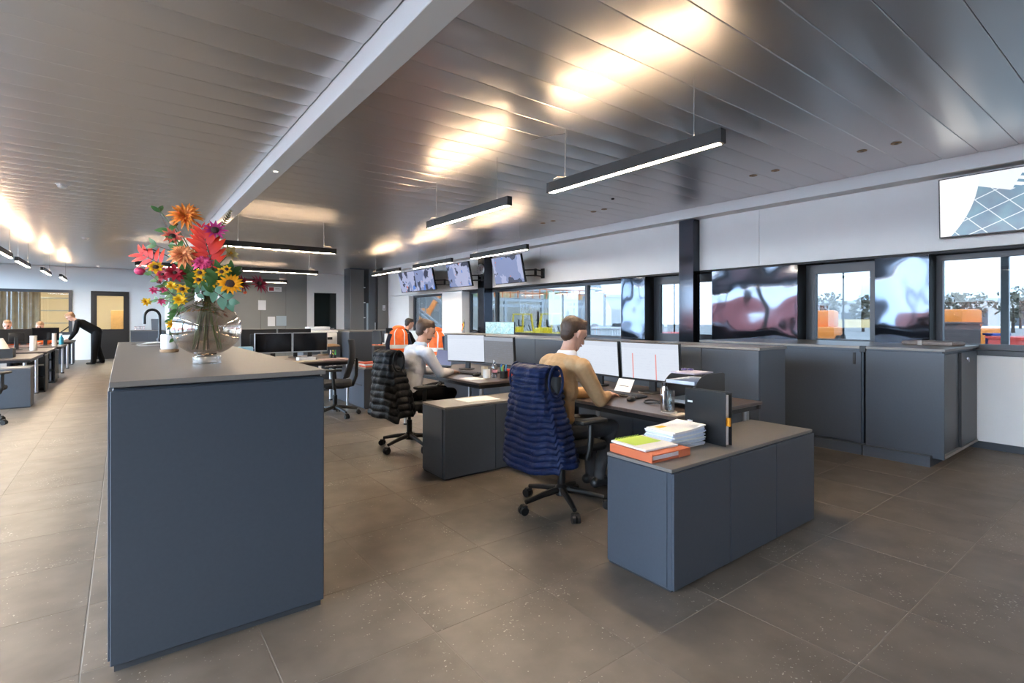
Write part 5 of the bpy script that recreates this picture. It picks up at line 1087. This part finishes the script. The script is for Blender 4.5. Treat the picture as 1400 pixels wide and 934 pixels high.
# far desks
t = thing('low_cabinet', 'low brown-lit cabinet with an orange cloth in front of the far black chair', 'cabinet', (0, 0, 0), 0, 'low desk-end cabinets'); bx('carcass', (4.45, 4.8, 11.0, 11.4, 0, .76), LAM, t, bev=.003); bx('top_panel', (4.445, 4.805, 10.99, 11.41, .761, .78), LAMLIT, t); bx('door', (4.46, 4.79, 10.985, 11.0, .03, .75), LAM, t)
tag(MB().grid([[(4.5 + .2 * i / 6, 11.05 + .25 * j / 6, .7815 + .01 + .008 * math.sin(i * 1.3 + j)) for i in range(7)] for j in range(7)]).build('orange_cloth', ORANGE), 'orange cloth lying on the far brown-lit cabinet', 'cloth')
tag(bx('paper_sheet', (4.9, 5.3, 12.4, 12.65, ZD, ZD + .03), PAPER), 'white papers on the desk far behind the orange jacket', 'papers')
t = item('paper_roll', 'white paper roll standing far behind near the intercom cupboard', 'paper roll', (5.5, 12.75, ZD)); MB().lathe([(.02, 0), (.055, 0), (.055, .25), (.02, .25)], 24).build('roll', WHITEP, t); MB().cyl((0, 0, -.0), (0, 0, .27), .018, n=14).build('core', MATS['cork'], t)
# window counter
t = item('table_flag', 'small black yellow red table flag on the window counter', 'flag', (6.95, 11.25, 1.001)); MB().lathe([(0, 0), (.04, 0), (.04, .012), (0, .014)], 20).build('foot', BLACK, t); MB().cyl((0, 0, .01), (0, 0, .36), .005, n=8).build('pole', BLACK, t)
for k, c_ in enumerate(((.01, .01, .01), (.75, .5, .03), (.6, .03, .03))):
    P = [[(.015 * math.sin(j * .8), .004 + k * .035 + .035 * i, .33 - .20 * j / 6 - (.03 * k + .03 * i)) for i in range(2)] for j in range(7)]; MB().grid(P).build('flag_band', mat('flag_%d' % k, c_, .8), t)
t = item('desk_telephone', 'black telephone on the window counter beside the flag', 'telephone', (6.95, 10.75, 1.001), R(20)); MB().box(-.1, .1, -.1, .1, 0, .06, bev=.015).build('base', BLACK, t); MB().tube([(-.02, -.1, .08), (-.02, 0, .095), (-.02, .1, .08)], [.025, .014, .025], 10).build('handset', BLACK, t)
tag(bx('paper_sheet', (6.85, 7.15, 8.3, 8.85, 1.001, 1.02), PAPER), 'white papers on the window counter right of the turquoise monitors', 'papers')
t = item('plan_board', 'flat dark board lying along the window counter', 'board', (7.0, 7.1, 1.001)); bx('board', (-.16, .2, -1.1, 1.0, 0, .03), BLACK, t, bev=.004); bx('pale_edge', (-.165, -.16, -1.1, 1.0, .0, .028), MATS['beige_grey_top'], t)
# left desks
t = item('letter_tray', 'black desk tray on the nearest left desk', 'tray', (-1.72, 12.0, ZD)); MB().box(-.25, .25, -.15, .15, 0, .012).box(-.25, -.24, -.15, .15, .012, .15).box(.24, .25, -.15, .15, .012, .15).box(-.24, .24, -.15, -.14, .012, .15).build('tray_shell', BLACK, t, smooth=False); bx('papers', (-.22, .22, -.12, .14, .013, .05), PAPER, t)
t = item('white_table_lamp', 'white cone shaped table lamp on the nearest left desk', 'lamp', (-1.78, 12.85, ZD)); MB().lathe([(0, 0), (.07, 0), (.07, .015), (.012, .02), (.012, .12), (0, .12)], 24).build('base', WHITEP, t); MB().lathe([(.15, .1), (.06, .3), (.058, .3), (.148, .1)], 28).build('shade', mat('shade_white', (.75, .74, .72), .7), t)
for k, (u, v, d, lab, c_, hh, rr) in enumerate(((51, 471, 11.0, 'beige paper tube standing on the second left desk', (.5, .46, .42), .3, .06), (83, 459, 13.2, 'beige paper tube beside the black left monitor', (.45, .4, .36), .3, .045), (57, 449, 14.0, 'white lamp shade shaped bucket behind the left monitors', (.75, .75, .75), .2, .13))):
    p = at(u, v, d); zb = ZD
    t = item('paper_tube', lab, 'tube', (max(-2.6, min(-1.3, p.x)), 14.3 + k * 1.9 if k < 2 else 19.2, zb)); MB().lathe([(0, 0), (rr, 0), (rr * .92, hh), (rr * .8, hh), (rr * .8, hh - .01), (0, hh - .01)], 24).build('tube_body', mat('tube_%d' % k, c_, .6), t); MB().lathe([(rr * .93, hh - .02), (rr * .98, hh - .01), (rr * .93, hh)], 24).build('rim', mat('tube_%d' % k, c_), t)
t = item('spray_bottle', 'blue spray bottle on the far left desk', 'bottle', (-1.25, 17.2, ZD)); MB().lathe([(0, 0), (.045, 0), (.047, .15), (.018, .2), (.018, .23), (0, .23)], 20).build('bottle', mat('bottle_blue', (.02, .28, .42), .3), t); MB().box(-.05, .02, -.012, .012, .23, .27, bev=.005).build('trigger_head', WHITEP, t)
# kitchen counter by the far wall
t = thing('kitchen_counter', 'dark blue counter against the far wall beyond the island', 'counter', (0, 0, 0)); bx('body', (.2, 1.15, 21.85, 22.45, .08, .95), LAM, t); bx('worktop', (.19, 1.16, 21.83, 22.46, .951, .98), LAMLIT, t, bev=.003); bx('plinth', (.25, 1.1, 21.9, 22.4, 0, .08), PLINTH, t)
for k in range(2): bx('door', (.21 + k * .47, .67 + k * .47, 21.835, 21.85, .1, .93), LAM, t, bev=.002)
t = item('picture_stand', 'grey tablet stand on the far kitchen counter', 'stand', (.93, 22.1, .981), R(10)); MB().box(-.14, .14, -.006, .006, 0, .4, bev=.002, M=Matrix.Rotation(R(-12), 4, 'X')).build('panel', mat('tablet_grey', (.12, .13, .15), .4), t); bx('foot', (-.1, .1, -.02, .1, 0, .01), BLACK, t)
t = item('wire_basket', 'small wire basket on the far kitchen counter', 'basket', (.45, 22.1, .981)); 
for z in (.01, .07, .13): MB().tube([(.14 * math.cos(a), .1 * math.sin(a), z) for a in [2 * math.pi * q / 20 for q in range(21)]], .008, 6).build('hoop', STEEL, t)
for k in range(10): a = k * .628; MB().cyl((.14 * math.cos(a), .1 * math.sin(a), .0), (.14 * math.cos(a), .1 * math.sin(a), .13), .006, n=6).build('wire', STEEL, t)
# ------------------------------------------------------------------ vase and flowers
VX, VY, VZ = .369, 3.29, 1.151
SMOKE = glass('smoked_glass', (.70, .62, .54), .16); CLEAR = glass('clear_foot_glass', (.92, .92, .92), .30)
va = thing('glass_vase', 'round smoked glass vase on a clear foot, on the island', 'vase', (VX, VY, VZ))
prof = [(.05, .045), (.052, .055)] + [(.172 * math.cos(a), .192 + .148 * math.sin(a)) for a in [R(-68 + 136 * q / 22) for q in range(23)]] + [(.060, .345), (.060, .395), (.066, .405)]
MB().lathe(prof, 56).build('bowl', SMOKE, va, ang=180)
MB().lathe([(0, .0), (.066, .0), (.07, .004), (.07, .036), (.066, .04), (.04, .042), (0, .044)], 40).build('foot', CLEAR, va)
MB().lathe([(0, .046), (.048, .046), (.052, .052), (.0, .054)], 32).build('bowl_base', mat('smoked_base', (.03, .022, .018), .1), va)
Lp = []
for j in range(2): Lp.append([(.0665 * math.cos(a), .0665 * math.sin(a), .345 + .055 * j) for a in [R(205 + 7 * q) for q in range(6)]])
MB().grid(Lp).build('white_tag', PAPER, va)
def petal_mesh(nm, m, width=.3, tip=.5, cup=.1, curl=.0, n=6):
    rows = []
    for i in range(n + 1):
        q = i / n; wd = width * math.sin(math.pi * (q ** (.5 + tip * .6)) * .93 + .12) if q < 1 else width * .08
        z = cup * math.sin(q * math.pi) + curl * q * q
        rows.append([(q, -wd / 2, z + cup * .35 * wd / max(width, .01)), (q, 0, z), (q, wd / 2, z + cup * .35 * wd / max(width, .01))])
    return MB().grid(rows).mesh(nm, m, ang=180)
def pmat(nm, c, c2=None):
    if nm in MATS: return MATS[nm]
    m = mat(nm, c, .6); n = m.node_tree; b = n.nodes['Principled BSDF']
    b.inputs['Subsurface Weight'].default_value = .0
    if c2:
        t = n.nodes['Texture Coordinate']; sx = n.nodes.new('ShaderNodeSeparateXYZ'); n.links.new(t.outputs['Object'], sx.inputs[0]); r = n.nodes.new('ShaderNodeValToRGB')
        r.color_ramp.elements[0].color = (*c2, 1); r.color_ramp.elements[0].position = .25; r.color_ramp.elements[1].color = (*c, 1); r.color_ramp.elements[1].position = .7
        n.links.new(sx.outputs[0], r.inputs[0]); n.links.new(r.outputs[0], b.inputs['Base Color'])
    return m
GRN = mat('leaf_green', (.055, .14, .035), .5, noise=.25, nscale=40); GRN2 = mat('leaf_bluegreen', (.10, .22, .15), .5, noise=.2, nscale=30); STEM = mat('stem_green', (.10, .15, .05), .6, noise=.2, nscale=30); STEMB = mat('stem_brown', (.07, .045, .03), .6)
PM = {}
def pm(key, *a, **k):
    if key not in PM: PM[key] = petal_mesh(key, *a, **k)
    return PM[key]
frnd = random.Random(21)
CAMV = Vector((0, 0, H))
def stem_part(t, head, m=None, droop=0.):
    """curved stem from the bloom down through the neck into the bowl (local to the bloom)"""
    nk = Vector((VX + frnd.uniform(-.03, .03), VY + frnd.uniform(-.03, .03), VZ + .39)); a = frnd.uniform(0, 6.28); ft = Vector((VX + .07 * math.cos(a), VY + .07 * math.sin(a), VZ + .075))
    h = Vector(head); mid = (h + nk) / 2 + Vector((VX - h.x, VY - h.y, 0)) * .22 + Vector((0, 0, .03 + droop))
    pts = []
    for i in range(9):
        q = i / 8; pts.append((1 - q) ** 2 * h + 2 * q * (1 - q) * mid + q * q * nk)
    
    if frnd.random() < .38: pts.append(ft)
    MB().tube([p - h for p in pts], .0026, 6).build('stem', m or (STEM if frnd.random() < .7 else STEMB), t)
def orient(n, spin=0.):
    n = Vector(n).normalized(); return n.to_track_quat('Z', 'Y').to_matrix().to_4x4() @ Matrix.Rotation(spin, 4, 'Z')
def bloom(lab, u, v, d, rpx, layers, pmesh, center=None, cat='flower', tilt=(0, 0, 0), name='cut_flower', stem=True, jit=.12):
    p = at(u, v, d); r = rpx * 1.15 * d / FPX; t = thing(name, lab, cat, tuple(p), 0, 'flowers in the vase')
    n = ((CAMV - p).normalized() * .75 + Vector((0, 0, .45)) + Vector(tilt)).normalized(); O = orient(n, frnd.random() * 6)
    for (cnt, ln, ang, me, wd) in layers:
        off = frnd.random()
        for k in range(cnt):
            M = O @ Matrix.Rotation((k + off) * 2 * math.pi / cnt + frnd.uniform(-jit, jit), 4, 'Z') @ Matrix.Rotation(-R(ang) + frnd.uniform(-jit, jit), 4, 'Y')
            s = r * ln * frnd.uniform(.88, 1.08); q = obj('petal', me or pmesh, t); q.matrix_local = M @ Matrix.Diagonal((s, s * wd, s, 1))
    if center:
        m_, rr, hh = center; MB().sphere((0, 0, hh * r * .4), (rr * r, rr * r, hh * r), 16, 8, M=O).build('flower_centre', m_, t)
    if stem: stem_part(t, p)
    return t
DARKC = mat('dark_centre', (.03, .012, .008), .8, noise=.4, nscale=200); YELC = mat('yellow_centre', (.7, .4, .03), .8)
o_ = pm('petal_orange', pmat('petal_orange', (.92, .30, .04), (.75, .10, .03)), .22, .5, .16)
pe = pm('petal_peach', pmat('petal_peach', (.88, .34, .13), (.62, .05, .05)), .26, .5, .2)
pk = pm('petal_coral', pmat('petal_coral', (.80, .20, .12), (.55, .015, .06)), .28, .5, .08)
mg = pm('petal_magenta', pmat('petal_magenta', (.50, .03, .20), (.28, .01, .09)), .30, .5, .08)
bu = pm('petal_burgundy', pmat('petal_burgundy', (.30, .008, .045), (.16, .005, .02)), .18, .5, .12)
dr = pm('petal_darkred', pmat('petal_darkred', (.36, .008, .03), (.2, .004, .015)), .5, .4, .1)
ye = pm('petal_yellow', pmat('petal_yellow', (.88, .56, .015), (.75, .30, .01)), .5, .35, .08)
yr = pm('petal_yellow_red', pmat('petal_yellow_red', (.90, .52, .015), (.40, .03, .005)), .55, .3, .06)
sg = pm('petal_gold', pmat('petal_gold', (.88, .38, .005), (.6, .15, .005)), .30, .5, .08)
cm = pm('petal_cream', pmat('petal_cream', (.80, .74, .38), (.75, .62, .2)), .5, .3, .1)
pi = pm('petal_pink', pmat('petal_pink', (.72, .07, .22), (.5, .02, .1)), .55, .3, .25)
rl = pm('leaflet_red', pmat('leaflet_red', (.72, .045, .015), (.6, .03, .03)), .28, .4, .06)
bloom('large orange dahlia at the top of the bouquet', 253, 297, 2.86, 19.5, [(16, 1, 0, o_, 1), (14, .9, 22, o_, 1), (11, .75, 44, o_, 1), (8, .5, 66, o_, 1)], o_)
bloom('coral daisy with dark centre left of the bouquet top', 236, 324, 2.80, 13, [(10, 1, 10, pk, 1), (6, .8, 22, pk, 1)], pk, (DARKC, .3, .2))
bloom('peach dahlia at the heart of the bouquet', 250, 351, 2.74, 16.5, [(15, 1, 0, pe, 1.2), (14, .93, 22, pe, 1.2), (12, .8, 44, pe, 1.2), (10, .62, 64, pe, 1.2), (6, .45, 80, pe, 1)], pe)
bloom('magenta daisy with dark centre at upper right', 294, 316, 2.84, 14.5, [(12, 1, 12, mg, .8)], mg, (DARKC, .32, .25))
bloom('pink double flower below the red leaf spray', 277, 361, 2.76, 12, [(12, 1, 0, pi, .8), (10, .8, 30, pi, .8), (8, .6, 55, pi, .8)], pi)
bloom('pale cream flower on a thin stem at right', 314.5, 347, 2.92, 11.5, [(7, 1, 15, cm, 1), (5, .7, 35, cm, 1)], cm, (YELC, .2, .2), tilt=(.5, 0, 0))
bloom('golden sunflower with dark centre at lower right', 314.5, 389.5, 2.78, 14.5, [(17, 1, 4, sg, 1), (15, .85, 16, sg, 1)], sg, (DARKC, .45, .2))
bloom('burgundy spider flower next to the sunflower', 329, 388, 2.90, 12, [(14, 1, 5, bu, 1), (10, .8, 25, bu, 1)], bu, (DARKC, .2, .3), tilt=(.5, -.2, 0))
bloom('burgundy spider flower farthest right of the bouquet', 353, 389.5, 2.90, 13, [(15, 1, 8, bu, 1), (11, .85, 30, bu, 1)], bu, (DARKC, .22, .3), tilt=(.6, -.2, .2))
for k, (u, v, r_, lab) in enumerate(((273, 373.5, 7.5, 'yellow flower with brown eye above the vase label, upper of two'), (271.5, 383, 7, 'yellow flower with brown eye above the vase label, lower of two'), (289, 388, 7.5, 'yellow-red flower between label pair and sunflower'), (249, 396, 8, 'yellow flower with brown eye left of the vase neck'), (303, 372, 7, 'yellow-red flower above the sunflower, left of two'), (310, 368.5, 6, 'yellow-red flower above the sunflower, right of two'), (213, 366, 9, 'yellow-red flower below the red spiky leaves'))):
    bloom(lab, u, v, 2.72 + .02 * (k % 3), r_, [(7, 1, 5, yr, 1), (6, .8, 18, yr, 1)], yr, (DARKC, .35, .25))
bloom('dark red zinnia left of the peach dahlia', 239, 374, 2.76, 12.5, [(11, 1, 0, dr, .9), (9, .75, 25, dr, .9)], dr, (DARKC, .2, .2))
bloom('dark red zinnia beside the yellow-red flower on the left', 223, 376, 2.80, 10.5, [(10, 1, 0, dr, .9), (8, .75, 25, dr, .9)], dr, (DARKC, .2, .2), tilt=(-.4, 0, 0))
bloom('dark red drooping flower high on the left', 206, 340, 2.86, 13, [(6, 1, 45, dr, .8), (5, .9, 70, dr, .8)], dr, tilt=(-.2, 0, -1.2))
for k, (u, v, lab) in enumerate(((210, 398, 'small pink rose at the left, upper one'), (224.5, 397, 'small pink rose beside the dark red zinnia stem'), (221, 413, 'small pink rose lowest on the left'))):
    bloom(lab, u, v, 2.78, 6.0, [(7, 1, 15, pi, 1), (6, .8, 45, pi, 1), (4, .55, 70, pi, 1)], pi)
for k, (u, v, r_, lab) in enumerate(((200, 413, 6, 'yellow flower farthest left above the tap'), (235, 391, 6.5, 'yellow flower left of the eye flower'), (246, 411, 9, 'large yellow ruffled flower over the vase shoulder'), (235, 444, 6.5, 'yellow flower hanging lowest beside the vase'))):
    bloom(lab, u, v, 2.74, r_, [(9, 1, 8, ye, 1), (8, .8, 35, ye, 1), (5, .5, 60, ye, 1)], ye)
def bud(lab, u, v, d, rpx, c, green=True, tilt=(0, 0, 0)):
    p = at(u, v, d); r = rpx * d / FPX; t = thing('flower_bud', lab, 'bud', tuple(p), 0, 'flowers in the vase'); O = orient(Vector((p.x - VX, p.y - VY, .05)) + Vector(tilt))
    MB().sphere((0, 0, 0), (r * .75, r * .75, r), 14, 10, M=O).build('bud', c, t)
    g = pm('sepal', GRN, .5, .4, .1)
    for k in range(5): q = obj('sepal', g, t); q.matrix_local = O @ Matrix.Translation((0, 0, -r)) @ Matrix.Rotation(k * 1.2566, 4, 'Z') @ Matrix.Rotation(-R(62), 4, 'Y') @ Matrix.Diagonal((r * 1.1, r * 1.1, r * .8, 1))
    stem_part(t, p)
bud('round green bud highest on the left', 217, 287, 2.86, 4.2, STEM); bud('brownish closed bud below the orange dahlia', 237, 305, 2.84, 5, mat('bud_brown', (.45, .16, .06), .6)); bud('pink pointed bud farthest left of the bouquet', 191, 371, 2.80, 7, MATS['petal_pink']); bud('small dark bud left of the zinnias', 217, 385, 2.8, 3.5, MATS['petal_darkred']); bud('tiny orange bud hanging right of the sunflower', 335, 400, 2.86, 2.6, MATS['petal_orange'])
def spray(lab, u0, v0, u1, v1, d, n, ln, me, cat='leaf spray', width=1., name='leaf_spray', both=True, wild=.1):
    a, b = at(u0, v0, d), at(u1, v1, d + .03); t = thing(name, lab, cat, tuple(a), 0, 'flowers in the vase'); ax = (b - a); L = ax.length; axn = ax.normalized(); vn = (CAMV - a).normalized(); side = axn.cross(vn).normalized(); nn = side.cross(axn).normalized()
    MB().tube([(0, 0, 0), ax * .5 + nn * .004, ax], .0022, 6).build('midrib', STEMB, t)
    for k in range(n):
        q = .08 + .92 * k / max(1, n - 1)
        for s in ((-1, 1) if both else ((-1) ** k,)):
            dirn = (axn * (.55 + .6 * q) + side * s * (1.15 - .5 * q) + nn * frnd.uniform(-wild, wild)).normalized(); yv = nn.cross(dirn).normalized(); zv = dirn.cross(yv).normalized(); l = ln * d / FPX * (1 - .35 * abs(q - .45)) * frnd.uniform(.85, 1.1)
            M = Matrix((( dirn.x * l, yv.x * l * width, zv.x * l, 0), (dirn.y * l, yv.y * l * width, zv.y * l, 0), (dirn.z * l, yv.z * l * width, zv.z * l, 0), (0, 0, 0, 1))); M.translation = ax * q
            o = obj('leaflet', me, t); o.matrix_local = M
    stem_part(t, a)
spray('red-orange sumac leaf with many leaflets at the bouquet centre', 291, 366, 279, 322, 2.78, 7, 30, rl, width=1.2)
spray('red-orange sumac leaf pointing up beside the magenta daisy', 282, 345, 276, 312, 2.84, 4, 14, rl)
spray('red spiky leaves reaching far left', 222, 362, 196, 349, 2.80, 5, 26, rl, wild=.25)
spray('small red-orange leaf hanging above the sunflower', 290, 362, 290, 381, 2.75, 3, 9, rl)
gl = pm('leaf_green', GRN, .42, .4, .08); gb = pm('leaf_blue', GRN2, .55, .35, .08)
spray('greenish seed plume at the top right of the bouquet', 303, 310, 315, 290, 2.9, 8, 5, pm('seed', mat('seed_olive', (.22, .20, .09), .8), .5, .3, .2), width=.8, cat='plume', name='seed_plume')
for k, (u0, v0, u1, v1, ln, lab) in enumerate(((232, 318, 218, 290, 15, 'pair of green leaves below the green bud'), (240, 345, 214, 336, 15, 'green leaf behind the drooping dark red flower'), (262, 372, 240, 332, 14, 'green leafy twig behind the coral daisy'), (270, 392, 256, 362, 15, 'green leafy twig behind the peach dahlia'), (262, 402, 268, 376, 13, 'green leaves round the yellow eye flowers'), (292, 402, 300, 374, 20, 'large green leaves left of the sunflower'), (297, 402, 316, 372, 16, 'green leaves above the sunflower'), (252, 410, 228, 398, 12, 'green leafy twig under the dark red zinnias'), (246, 412, 206, 376, 10, 'long green twig reaching the left buds'), (248, 415, 216, 410, 10, 'green twig between the small pink roses'), (250, 416, 236, 436, 12, 'green twig trailing over the vase shoulder'), (243, 420, 238, 462, 10, 'green twig trailing lowest beside the vase'), (270, 402, 284, 380, 13, 'dark green leaves between the yellow eye flowers'), (276, 398, 268, 350, 13, 'green leafy twig behind the pink double flower'))):
    spray(lab, u0, v0, u1, v1, 2.82 - .03 * (k % 3), 5 if k not in (0, 1) else 2, ln * 1.25, gl, name='leafy_twig', cat='leafy twig', wild=.5, width=1.1)
spray('large blue-green leaf below the sunflower', 292, 398, 312, 412, 2.74, 3, 18, gb, name='leafy_twig', cat='leafy twig', wild=.2, width=1.2)
spray('blue-green leaves at the vase rim', 268, 402, 285, 396, 2.72, 3, 14, gb, name='leafy_twig', cat='leafy twig', wild=.4)
